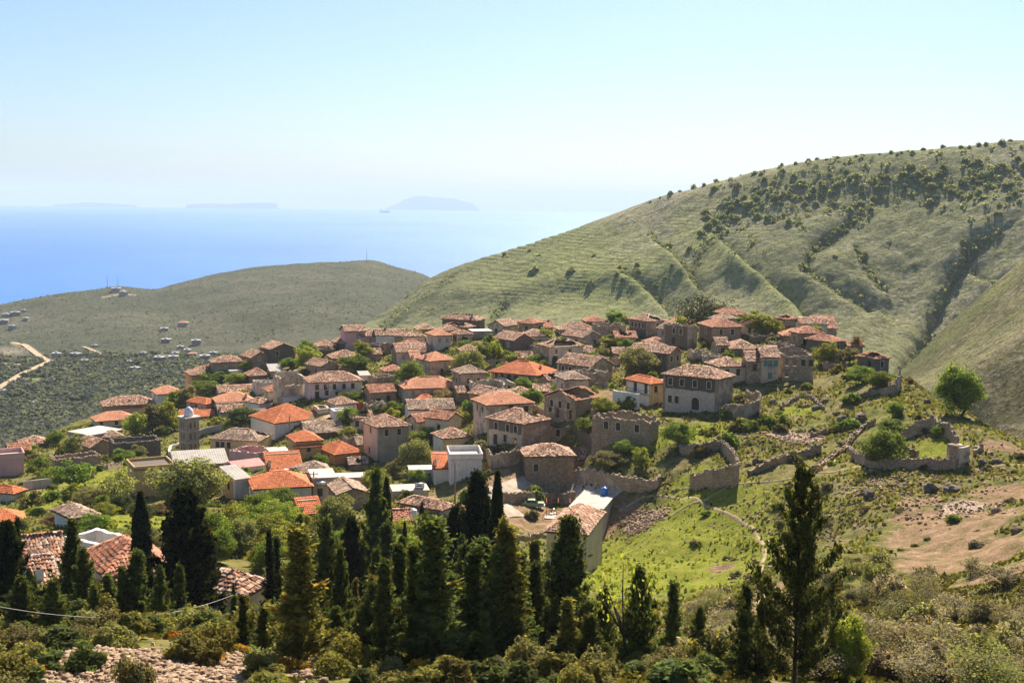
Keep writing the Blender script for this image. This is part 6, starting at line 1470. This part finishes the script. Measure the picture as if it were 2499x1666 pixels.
# ------------------------------------------------------------------ bell tower
def bell_tower():
    g = ground(456, 1120); r = math.hypot(g[0], g[1]); s = 3.5*r/305; a = -math.atan2(g[0], g[1]) + R(30)
    t = mkempty('bell_tower', 'grey stone bell tower with three arcaded storeys and white pointed dome', 'bell tower', g, a)
    hT = ray(456, 1022)[2]*r - g[2]; lv = [(.10, .38), (.40, .66), (.68, .93)]
    for side, (org, ang) in enumerate((((0,0,0),0), ((0,s,0),-math.pi/2), ((s,s,0),math.pi), ((s,0,0),math.pi/2))):
        L = s if side % 2 == 0 else s - .9
        off = Matrix.Translation(org) @ Matrix.Rotation(ang, 4, 'Z') @ Matrix.Translation((0 if side % 2 == 0 else .45, 0, 0))
        ops = []
        for z0, z1 in lv:
            for u in (.34, .66): ops.append((s*u-.26-(0 if side % 2 == 0 else .45), s*u+.26-(0 if side % 2 == 0 else .45), hT*(z0+.07), hT*z1-.25))
        o = obj('wall', wall_mesh(L, [(0, hT-.02), (L, hT-.02)], ops, .45, -3, M_TOWER), t); o.matrix_local = off
        ar = MB()
        for u0, u1, z0, z1 in ops:
            for sg, ux in ((1, u0), (-1, u1)):
                ar.add([(ux, .02, z1), (ux+sg*.26, .02, z1), (ux+sg*.09, .02, z1-.09), (ux, .02, z1-.3), (ux, .4, z1), (ux+sg*.26, .4, z1), (ux+sg*.09, .4, z1-.09), (ux, .4, z1-.3)], [(0, 1, 2, 3), (7, 6, 5, 4), (1, 5, 6, 2), (2, 6, 7, 3)])
        o = obj('arch_heads', ar.mesh('arch_heads', M_TOWER), t); o.matrix_local = off
    for z0, z1 in lv:
        obj('cornice', MB().box((-.14, -.14, hT*z0-.1), (s+.14, s+.14, hT*z0+.12)).mesh('cornice', M_CONC), t)
    obj('floor', MB().box((.46, .46, hT*.05), (s-.46, s-.46, hT*.09)).mesh('floor', M_DARK), t)
    obj('slab', MB().box((-.35, -.35, hT), (s+.35, s+.35, hT+.3)).mesh('slab', M_CREAM), t)
    k = s*.34; obj('dome', MB().lathe([(k, 0), (k*1.03, .35*k), (k*.97, .8*k), (k*.8, 1.25*k), (k*.55, 1.62*k), (k*.25, 1.88*k), (.03, 2.0*k)], 18, (s/2, s/2, hT+.3)).mesh('dome', M_DOME, True), t)
M_TOWER = m_stone('tower stone', (.40,.32,.25), (.48,.39,.31), (.55,.46,.37)); M_DOME = m_plain('white dome paint', (.70, .70, .74), .7, .08, 1.2)
bell_tower()
# ------------------------------------------------------------------ paths
M_PATH = m_plain('trodden earth', (.37, .28, .155), 1.0, .25, 1.5, .05)
M_TRACK = m_plain('worn track', (.47, .34, .22), 1.0, .2, 1.5, .05)
M_ROAD = m_plain('dusty road', (.50, .40, .30), 1.0, .2, .5, .05)
def path(name, pts, wid, mat=M_PATH, lift=.12):
    P = [ground(*p) for p in pts]; Q = []
    for i in range(len(P)-1):
        p0, p1, p2, p3 = P[max(i-1, 0)], P[i], P[i+1], P[min(i+2, len(P)-1)]; k = max(2, int(np.linalg.norm((p2-p1)[:2])/.8))
        for j in range(k):
            t = j/k; Q.append(.5*((2*p1)+(-p0+p2)*t+(2*p0-5*p1+4*p2-p3)*t*t+(-p0+3*p1-3*p2+p3)*t**3))
    Q.append(P[-1]); Q = np.array(Q); V = []; n = len(Q)
    for i in range(n):
        t = Q[min(i+1, n-1)]-Q[max(i-1, 0)]; nn = np.array([-t[1], t[0]]); nn = nn/(np.linalg.norm(nn)+1e-9)
        ww = wid*(1+.35*float(vnoise(i*.35, wid, 3)))
        for u in (-.5, -.2, .2, .5):
            x, y = Q[i][0]+nn[0]*u*ww, Q[i][1]+nn[1]*u*ww; V.append((x, y, float(H(x, y))+lift-(.12 if abs(u) > .4 else 0)))
    F = [(i*4+k, i*4+k+1, i*4+k+5, i*4+k+4) for i in range(n-1) for k in range(3)]
    return obj(name, mesh_np(name, np.array(V), F, mat, None, True), kind='structure')
path('path', [(1510,1248),(1570,1216),(1640,1216),(1705,1226),(1760,1250),(1815,1282),(1852,1318),(1866,1352),(1858,1392),(1862,1440),(1850,1480)], .6)
path('path', [(1620,1268),(1680,1236),(1720,1222),(1760,1200),(1800,1186)], .55)
path('path', [(1640,1200),(1700,1192),(1790,1184),(1880,1178),(1950,1170),(1990,1156),(2030,1130),(2060,1105)], .5)
path('path', [(1985,1156),(2050,1148),(2110,1146),(2180,1158)], .6)
path('path', [(2380,1150),(2430,1138),(2499,1136)], .8)
path('road', [(1150,1200),(1220,1196),(1300,1184),(1380,1190),(1440,1206),(1500,1222)], 4.2, M_ROAD)
path('road', [(1150,1200),(1210,1212),(1232,1235),(1262,1262)], 4.0, M_ROAD)
path('path', [(780,1036),(800,1016),(830,1006)], 1.6)
path('path', [(560,1262),(600,1240),(612,1212)], 1.8)
# ------------------------------------------------------------------ rocks and rubble
def scatter(name, label, blobs, n, s0, s1, seed, mat=M_ROCK):
    rg = np.random.default_rng(seed); P = []
    for px, py, rx in blobs:
        c = ground(px, py); m = n//len(blobs); a = rg.normal(0, rx*.5, (m, 2)); x, y = c[0]+a[:, 0], c[1]+a[:, 1]; P.append(np.stack([x, y, H(x, y)], 1))
    P = np.concatenate(P); S = s0+(s1-s0)*rg.random(len(P))**3.5
    v, f = rock_np(P+np.array([0, 0, .02]), S, seed); obj(name, mesh_np(name, v, f, mat), None, label, 'rubble', None, 'stuff')
scatter('scree', 'pinkish limestone rubble in the lower left foreground', [(300,1640,4.5),(420,1640,5),(520,1625,4),(240,1615,2.5),(580,1645,3.5)], 8500, .035, .36, 3)
scatter('rubble_bank', 'bank of tumbled stones and rubbish beside the slab-roofed building', [(1545,1262,3),(1580,1272,3.5),(1560,1292,3),(1605,1258,3)], 1300, .1, .5, 4)
scatter('slope_stones', 'stones strewn over the right-hand slope', [(1900,1060,8),(1960,1075,7),(2350,1250,9),(2250,1200,10),(2050,1240,12),(1880,1240,8),(2150,1180,7),(2400,1150,10),(1800,1080,8),(1950,1330,10)], 5200, .08, .5, 6)
scatter('meadow_stones', 'white stones dotted over the meadow', [(1550,1330,9),(1650,1330,10),(1700,1290,9),(1500,1300,6)], 420, .1, .34, 8)
def boulder(seed):
    rg = np.random.default_rng(seed); V = []; F = []; n, m = 9, 6
    for j in range(m+1):
        for i in range(n):
            th = 2*math.pi*i/n; ph = math.pi*j/m; d = np.array([math.sin(ph)*math.cos(th), math.sin(ph)*math.sin(th), math.cos(ph)])
            V.append(d*.5*(1+.55*float(fbm(d[0]*1.7+seed*3.1, d[1]*1.7+d[2]*2.3+seed, 3, seed))))
    for j in range(m):
        for i in range(n): F.append((j*n+i, (j+1)*n+i, (j+1)*n+(i+1) % n, j*n+(i+1) % n))
    return mesh_np('boulder', np.array(V), F, M_ROCKD)
M_ROCKD = m_stone('weathered rock', (.18,.14,.105), (.29,.225,.165), (.4,.32,.24))
bm = [boulder(i) for i in range(5)]
for i, (px, py, wp, lb) in enumerate([(2056,1028,30,'left one of two dark boulders high on the right slope'),(2100,1022,34,'right one of two dark boulders high on the right slope'),(2430,1130,24,'grey boulder below the big skyline tree'),(2396,1134,22,'flat grey boulder left of the one below the skyline tree'),(2240,995,20,'boulder beside the short path to the skyline tree'),(2262,985,18,'smaller boulder near the skyline tree shadow'),(2012,982,26,'mossy boulder among the right slope scrub'),(1990,1000,22,'boulder at the foot of the collapsed wall'),
     (2270,1200,40,'dark rock outcrop in the shade below the right-hand ruin'),(2320,1205,44,'jagged rock outcrop right of the shaded one'),(2430,1250,26,'dark rock on the dirt slope at right edge'),(2120,1210,34,'dark outcrop left below the right-hand ruin'),(2480,1300,30,'rock outcrop at the right picture edge'),(1845,1130,26,'rock hump below the low field wall'),(2160,960,24,'rock by the broken wall corner'),(1885,985,24,'rock in the shadow of the roofless ruin')]):
    P = ground(px, py); s = wp*math.hypot(P[0], P[1])/FPX
    obj('boulder', bm[i % 5], None, lb, 'boulder', 'boulders on the right slope', None, (P[0], P[1], P[2]+.12*s), i*1.3, (s, s*.8, s*.7))
# ------------------------------------------------------------------ poles, cable
def pole(label, px, yb, yt):
    P = ground(px, yb); r = math.hypot(P[0], P[1]); h = ray(px, yt)[2]*r - P[2]
    o = mkempty('utility_pole', label, 'pole', P, -math.atan2(P[0], P[1]))
    obj('post', MB().tube([(0, 0, -.5), (0, 0, h)], [.17, .11], 8).mesh('post', M_POLE, True), o)
    obj('crossarm', MB().box((-.75, -.06, h-.55), (.75, .06, h-.43)).mesh('crossarm', M_POLE), o)
    for x in (-.6, 0, .6): obj('insulator', MB().lathe([(.05, 0), (.09, .08), (.05, .16), (.03, .2)], 8, (x, 0, h-.43)).mesh('insulator', M_WHITE), o)
M_POLE = m_plain('pole wood', (.24, .19, .14), .9, .2, 3)
pole('tall wooden utility pole in front of the white cubic building', 1312, 1236, 1126) if False else pole('tall wooden utility pole in front of the white cubic building', 1110, 1236, 1126)
pole('utility pole in front of the church', 707, 1086, 1012)
pole('utility pole beside the whitewashed cottage', 1113, 1042, 988)
pole('utility pole before the dark gabled crest house', 1291, 880, 852)
pole('utility pole in the lane by the long white house', 803, 984, 938)
pole('utility pole beside the patio of the glossy orange roof', 766, 1225, 1150)
a_ = at(-60, 1468, 55); b_ = at(566, 1452, 82); pts = []
for t in np.linspace(0, 1, 41):
    p = a_ + (b_-a_)*t; p[2] -= 1.05*4*t*(1-t); pts.append(tuple(p))
pts.append(tuple(at(592, 1440, 102)))
obj('overhead_cable', MB().tube(pts, .014, 6).mesh('overhead_cable', m_plain('cable', (.45, .42, .38), .6, .1)), None, 'thin grey cable sagging across the lower left foreground', 'cable')
# ------------------------------------------------------------------ car yard
M_CAR = m_plain('pale green car paint', (.24, .33, .17), .3, .05, 2, .5); M_GLASS = m_plain('car glass', (.03, .03, .035), .15, .1, 2, .6); M_TYRE = m_plain('rubber', (.02, .02, .02), .8, .2)
M_CARROOF = m_plain('paler green car roof', (.30, .38, .22), .35, .05, 2, .5)  # paler green for roof, bonnet and boot lid
def car():
    P = ground(1300, 1238); t = mkempty('parked_car', 'old pale green saloon car with its boot lid open in the yard', 'car', P, -math.atan2(P[0], P[1])+R(-4))
    def loft_car(secs, mat, nm, par):
        V = []; F = []; n = len(secs[0][1])
        for x, ring in secs: V += [(x, y, z) for y, z in ring]
        for i in range(len(secs)-1):
            for k in range(n): F.append((i*n+k, i*n+(k+1) % n, (i+1)*n+(k+1) % n, (i+1)*n+k))
        F += [tuple(range(n-1, -1, -1)), tuple((len(secs)-1)*n+k for k in range(n))]
        return obj(nm, mesh_np(nm, np.array(V), F, mat), par)
    def ring(w_, z0, z1, b=.08): return [(-w_+b, z0), (w_-b, z0), (w_, z0+b), (w_, z1-b*1.4), (w_-b*1.2, z1), (-w_+b*1.2, z1), (-w_, z1-b*1.4), (-w_, z0+b)]
    body = loft_car([(-2.1, ring(.70, .42, .78)), (-2.0, ring(.78, .32, .88)), (-1.25, ring(.82, .26, .93)), (0, ring(.83, .25, .92)), (.85, ring(.82, .25, .92)), (1.9, ring(.78, .28, .84)), (2.1, ring(.70, .36, .74))], M_CAR, 'body', t)
    loft_car([(-1.2, ring(.74, .90, .93, .02)), (-.85, ring(.66, .90, 1.36)), (.35, ring(.66, .90, 1.38)), (.95, ring(.74, .90, .93, .02))], M_GLASS, 'windows', t)
    loft_car([(-.9, ring(.62, 1.35, 1.39, .02)), (-.75, ring(.67, 1.35, 1.43, .03)), (.2, ring(.67, 1.36, 1.44, .03)), (.42, ring(.6, 1.35, 1.39, .02))], M_CARROOF, 'roof', t)
    for x in (-.28,): 
        for sy in (-1, 1): obj('door_pillar', MB().box((x-.05, sy*.70-.02, .9), (x+.05, sy*.70+.02, 1.37)).mesh('door_pillar', M_CAR), t)
    obj('bonnet', MB().box((1.0, -.68, .925), (1.95, .68, .945)).mesh('bonnet', M_CARROOF), t)
    bl = obj('boot_lid', MB().box((-.62, -.62, 0), (0, .62, .05)).mesh('boot_lid', M_CARROOF), t); bl.location = (-1.35, 0, .95); bl.rotation_euler = (0, R(68), 0)
    for x in (-1.3, 1.3):
        for sy in (-1, 1):
            w1 = MB().tube([(x, sy*.66, .3), (x, sy*.83, .3)], .30, 14).mesh('wheel', M_TYRE); wo_ = obj('wheel', w1, t)
            obj('rim', MB().tube([(x, sy*.80, .3), (x, sy*.845, .3)], .17, 10).mesh('rim', M_STEEL), wo_)
    for sy in (-1, 1): obj('headlight', MB().tube([(2.02, sy*.5, .62), (2.12, sy*.5, .62)], .1, 10).mesh('headlight', M_STEEL), t)
    obj('bumper', MB().box((2.1, -.7, .36), (2.2, .7, .48)).mesh('bumper', M_STEEL), t)
car()
def bike():
    P = ground(1346, 1256); t = mkempty('motorbike', 'small dark motorbike parked on the paved patio', 'motorbike', P, -math.atan2(P[0], P[1]))
    for x in (-.62, .62):
        n = 16; ring = [(x+.29*math.cos(2*math.pi*k/n), 0, .3+.29*math.sin(2*math.pi*k/n)) for k in range(n+1)]; obj('wheel', MB().tube(ring, .05, 5).mesh('wheel', M_TYRE), t)
    obj('frame', MB().tube([(-.62, 0, .3), (-.2, 0, .5), (.3, 0, .62), (.62, 0, .3)], .05, 6).mesh('frame', M_IRON), t)
    obj('tank', MB().lathe([(.03, -.28), (.13, -.15), (.15, .05), (.08, .25)], 8, (0, 0, 0)).mesh('tank', M_METALR), t).matrix_local = Matrix.Translation((.12, 0, .75)) @ Matrix.Rotation(R(90), 4, 'Y')
    obj('seat', MB().box((-.55, -.1, .68), (-.05, .1, .77)).mesh('seat', M_TYRE), t)
    obj('handlebar', MB().tube([(.42, -.32, .98), (.42, 0, .92), (.42, .32, .98)], .02, 5).mesh('handlebar', M_STEEL), t); obj('fork', MB().tube([(.42, 0, .92), (.62, 0, .3)], .03, 5).mesh('fork', M_STEEL), t)
    obj('engine', MB().box((-.2, -.12, .3), (.2, .12, .52)).mesh('engine', M_IRON), t)
bike()
def frame_box(name, label, cat, c, rz, sx, sy, h, mat, rows, roofm=None):
    t = mkempty(name, label, cat, c, rz)
    for x in (0, sx):
        for y in (0, sy): obj('post', MB().tube([(x, y, -.6), (x, y, h)], .05, 6).mesh('post', mat), t)
    for y in (0, sy): obj('beam', MB().tube([(-.1, y, h), (sx+.1, y, h)], .05, 6).mesh('beam', mat), t)
    for i in range(rows): obj('rail', MB().tube([(sx*i/(rows-1), -.1, h+.05), (sx*i/(rows-1), sy+.1, h+.05)], .04, 6).mesh('rail', mat), t)
    if roofm: obj('cover', MB().box((-.2, -.2, h+.1), (sx+.2, sy+.2, h+.16)).mesh('cover', roofm), t)
    return t
P = ground(1333, 1262); frame_box('pergola', 'rust-red steel pergola frame over the patio beside the slab roof', 'pergola', P+np.array([0, 0, .2]), -math.atan2(P[0], P[1]), 4.2, 3.2, 2.5, m_plain('rusty steel', (.42, .10, .05), .7, .2), 3)
obj('patio', MB().box((-.3, -1.2, -1.5), (4.6, 4.2, .16)).mesh('patio', M_SLAB), None, kind='structure', loc=P, rz=-math.atan2(P[0], P[1]))
P = ground(1034, 1092); frame_box('awning', 'faded red sheet awning on posts left of the yellow upper house', 'awning', P, -math.atan2(P[0], P[1])+R(12), 3.2, 2.4, 1.6, M_IRON, 3, M_METALR)
P = ground(756, 1216); frame_box('arbour', 'dark metal arbour frame on the concrete terrace', 'arbour', P+np.array([0, 0, 2.2]), -math.atan2(P[0], P[1]), 4.2, 3.0, 2.3, M_IRON, 4)
# ------------------------------------------------------------------ tanks and heaters
def barrel(label, loc, h, rad, mat, tilt=0, name='water_tank'):
    t = mkempty(name, label, 'tank', loc); t.rotation_euler = (tilt, 0, .4)
    obj('shell', MB().lathe([(rad*.82, 0), (rad*.98, .05*h), (rad, .2*h), (rad*1.04, .22*h), (rad, .25*h), (rad, .48*h), (rad*1.04, .5*h), (rad, .53*h), (rad, .75*h), (rad*.9, .88*h), (rad*.55, .96*h), (rad*.3, h)], 20).mesh('shell', mat, True), t)
    obj('lid', MB().lathe([(rad*.36, h*.97), (rad*.36, h*1.05), (rad*.1, h*1.08)], 14).mesh('lid', mat), t)
def roof_pt(root, u, v, dz=0):
    W, D, h = dims(root); M = Matrix.Translation(root.location) @ root.rotation_euler.to_matrix().to_4x4(); return M @ Vector((u*W, v*D, h+dz))
M_TANKB = m_plain('blue plastic', (.03, .16, .55), .35, .1, 2, .5); M_TANKW = m_plain('white plastic', (.75, .74, .72), .4, .08, 2, .4)
barrel('bright blue water tank standing on the pale slab roof', roof_pt(SL, .80, .30, .2), 1.35, .62, M_TANKB)
P = ground(1426, 950); barrel('bright blue water tank lying near the dark arched-window house', P+np.array([0, 0, .3]), 2.0, .85, M_TANKB, R(62))
P = ground(1040, 1046); barrel('white barrel tank tilted on the cottage terrace', P+np.array([0, 0, 2.3]), 1.5, .55, M_TANKW, R(70))
P = ground(1008, 1300); barrel('white tank behind the small cypress among the conifers', P+np.array([0, 0, 2.2]), 1.2, .6, M_TANKW)
P = ground(181, 1128); barrel('white tank in the left gardens', P+np.array([0, 0, .6]), 1.0, .5, M_TANKW)
def heater(label, px, py, r, w_=1.9):
    P = at(px, py, r); t = mkempty('water_heater', label, 'water heater', P, -math.atan2(P[0], P[1]))
    obj('tank', MB().tube([(-w_/2, 0, .5), (w_/2, 0, .5)], .3, 14).mesh('tank', M_STEEL, True), t)
    obj('collector', MB().add([(-w_/2, .15, .35), (w_/2, .15, .35), (w_/2, 1.2, -.3), (-w_/2, 1.2, -.3)], [(0, 1, 2, 3)]).mesh('collector', M_GLASS), t)
    for x in (-w_/2+.2, w_/2-.2): obj('leg', MB().tube([(x, 0, .3), (x, 0, -.9)], .03, 5).mesh('leg', M_IRON), t)
gP = ground(656, 1162); rH = math.hypot(gP[0], gP[1])
heater('left one of two white water heaters on the orange lean-to', 694, 1153, rH-.4, 1.7); heater('right one of two white water heaters on the orange lean-to', 719, 1149, rH-.5, 2.0)
gP = ground(764, 1226); heater('water heater beside the concrete terrace house', 783, 1186, math.hypot(gP[0], gP[1])-.6, 1.7)
gP = ground(960, 1218); heater('water heater on the flat cream roof', 1024, 1188, math.hypot(gP[0], gP[1])+1.5, 1.8)
# balconies as parts of their houses
def balcony(root, side, u0, u1, z, dep, mat, bars=10):
    W, D, h = dims(root)
    if side == 'L': M = Matrix.Translation((0, D, 0)) @ Matrix.Rotation(-math.pi/2, 4, 'Z'); L = D; u0, u1 = 1-u1, 1-u0
    else: M = Matrix.Identity(4); L = W
    a, b = u0*L, u1*L; s_ = obj('balcony', MB().box((a, -dep, z-.15), (b, -.01, z)).mesh('balcony', M_SLAB), root); s_.matrix_local = M
    rl = MB()
    for p, q in (((a, -dep+.04), (b, -dep+.04)), ((a, -dep+.04), (a, 0)), ((b, -dep+.04), (b, 0))): rl.tube([(p[0], p[1], z+.9), (q[0], q[1], z+.9)], .03, 5)
    for i in range(bars+1): rl.tube([(a+(b-a)*i/bars, -dep+.04, z), (a+(b-a)*i/bars, -dep+.04, z+.9)], .022, 4)
    r_ = obj('railing', rl.mesh('railing', mat), s_)
for o in list(COL.objects):
    lb = o.get('label', '') if o.type == 'EMPTY' else ''
    if 'long balcony' in lb: balcony(o, 'L', .04, .88, dims(o)[2]-2.6, 1.0, M_IRON, 16)
    if 'five upper windows' in lb: balcony(o, 'R', .42, .72, dims(o)[2]-2.45, .9, M_IRON, 9)
    if 'little balcony' in lb: balcony(o, 'R', .32, .68, dims(o)[2]-2.5, .8, M_IRON, 6)
# ochre two-tier house: lower awning roof
W, D, h = dims(TW)
for nm, x0, x1 in (('awning_roof', -.6, W*.95),):
    build_roof(TW, 'sR', x1-x0, 1.2, h-1.3, .35, .1, 'new', 990, None, x0, -1.35, 'awning_roof')
# laundry
P = ground(872, 1006); t = mkempty('laundry_line', 'line of red cloths drying beside the low tan-tiled house', 'laundry', P, -math.atan2(P[0], P[1]))
for x in (0, 3.4): obj('post', MB().tube([(x, 0, -.4), (x, 0, 2.4)], .05, 6).mesh('post', M_IRON), t)
obj('line', MB().tube([(0, 0, 2.3), (1.7, 0, 2.15), (3.4, 0, 2.3)], .012, 4).mesh('line', M_IRON), t)
M_CLOTH = m_plain('red cloth', (.62, .03, .025), .9, .15, 3)
for i in range(3):
    V = []; F = []
    for a in range(5):
        for b in range(4): V.append((.2+i*1.05+a*.22, .05*math.sin(a*1.9+i), 2.25-b*.38-.06*math.sin(a*.8)))
    for a in range(4):
        for b in range(3): F.append((a*4+b, a*4+b+1, a*4+b+5, a*4+b+4))
    obj('cloth', mesh_np('cloth', np.array(V), F, M_CLOTH), t)
# ------------------------------------------------------------------ far things
def valley_road(pts, wid):
    P = [on_sheet(VAL, *p) for p in pts]; Q = []
    for a, b in zip(P[:-1], P[1:]):
        for j in range(10): Q.append(a+(b-a)*j/10)
    Q.append(P[-1]); V = []
    for k, q in enumerate(Q):
        t = Q[min(k+1, len(Q)-1)]-Q[max(k-1, 0)]; nn = np.array([-t[1], t[0], 0]); nn /= np.linalg.norm(nn)+1e-9
        V += [q-nn*wid/2+(0, 0, .9), q+nn*wid/2+(0, 0, .9)]
    obj('road', mesh_np('road', np.array(V), [(2*k, 2*k+1, 2*k+3, 2*k+2) for k in range(len(Q)-1)], M_TRACK), kind='structure')
for rd, ww in zip(VROAD, (4.6, 2.2, 2.5)): valley_road(rd, ww)
M_FARW = m_plain('far white walls', (.46, .41, .37), .9, .1, .2); M_FARP = m_plain('far pink walls', (.40, .30, .26), .9, .1, .2); M_FARR = m_plain('far roof', (.52, .24, .15), .9, .15, .3); M_FARF = m_plain('far flat roof', (.50, .47, .44), .9, .1, .2)
FARL = ['tiny pale house in the valley near the coastal hills']
for i, (px, py, wp, k) in enumerate(FARH):
    P = on_sheet(VAL, px, py); s = .95*wp*math.hypot(P[0], P[1])/FPX; hh = s*rt.uniform(.36, .55)
    t = mkempty('valley_house', FARL[i % len(FARL)], 'house', P, rt.uniform(-.5, .5), 'tiny houses in the valley')
    obj('wall', MB().box((-s/2, -s*.35, -3), (s/2, s*.35, hh)).mesh('wall', M_FARP if k == 1 else M_FARW), t)
    if k == 0 or k == 1: obj('roof', MB().box((-s*.54, -s*.39, hh), (s*.54, s*.39, hh+.2)).box((-s*.2, -s*.15, hh+.2), (s*.1, s*.15, hh+1)).mesh('roof', M_FARF), t)
    else:
        obj('roof', MB().add([(-s*.55, -s*.4, hh), (s*.55, -s*.4, hh), (s*.55, s*.4, hh), (-s*.55, s*.4, hh), (-s*.2, 0, hh+s*.16), (s*.2, 0, hh+s*.16)], [(0, 1, 5, 4), (1, 2, 5), (2, 3, 4, 5), (3, 0, 4), (3, 2, 1, 0)]).mesh('roof', M_FARR), t)
    for j in (-.25, .2): obj('window', MB().box((s*j-.35, -s*.35-.05, hh*.4), (s*j+.35, -s*.35+.1, hh*.4+.9)).mesh('window', M_PANE), t)
for i, (px, yb, yt, lb) in enumerate([(261,702,674,'left one of two thin masts on the left coastal hill'),(287,700,678,'right one of two thin masts on the left coastal hill'),(893,638,612,'thin mast on the summit of the coastal hill'),(832,641,634,'squat beacon on the coastal hill top')]):
    P = on_sheet(VAL, px, yb); r = math.hypot(P[0], P[1]); h = ray(px, yt)[2]*r-P[2]
    t = mkempty('mast', lb, 'mast', P); obj('shaft', MB().tube([(0, 0, -5), (0, 0, h)], [.45, .25], 6).mesh('shaft', M_STEEL), t); obj('guy_base', MB().box((-1, -1, -2), (1, 1, 1.3)).mesh('guy_base', M_FARW), t)
P = at(940, 518, 15000); P[2] = SEA_Z; L = 28*15000/FPX
t = mkempty('cargo_ship', 'tiny cargo ship on the sea below the peaked island', 'ship', P)
obj('hull', MB().add([(-L/2, -8, 8), (L*.42, -8, 8), (L/2, 0, 18), (L*.42, 8, 8), (-L/2, 8, 8), (-L*.47, -13, -3), (L*.4, -13, -3), (L*.44, 0, -3), (L*.4, 13, -3), (-L*.47, 13, -3)], [(0, 1, 2, 3, 4), (5, 6, 1, 0), (6, 7, 2, 1), (7, 8, 3, 2), (8, 9, 4, 3), (9, 5, 0, 4)]).mesh('hull', M_DARK), t)
obj('superstructure', MB().box((-L*.42, -14, 8), (-L*.3, 8, 44)).mesh('superstructure', M_FARW), t); obj('funnel', MB().box((-L*.46, -5, 8), (-L*.43, 5, 48)).mesh('funnel', M_DARK), t)
obj('deck_cargo', MB().box((-L*.25, -13, 8), (L*.35, 13, 26)).mesh('deck_cargo', M_DARK), t)
# clean up the helper numbers kept on the houses
for o in COL.objects:
    for k in ('_W', '_D', '_h'):
        if k in o: del o[k]
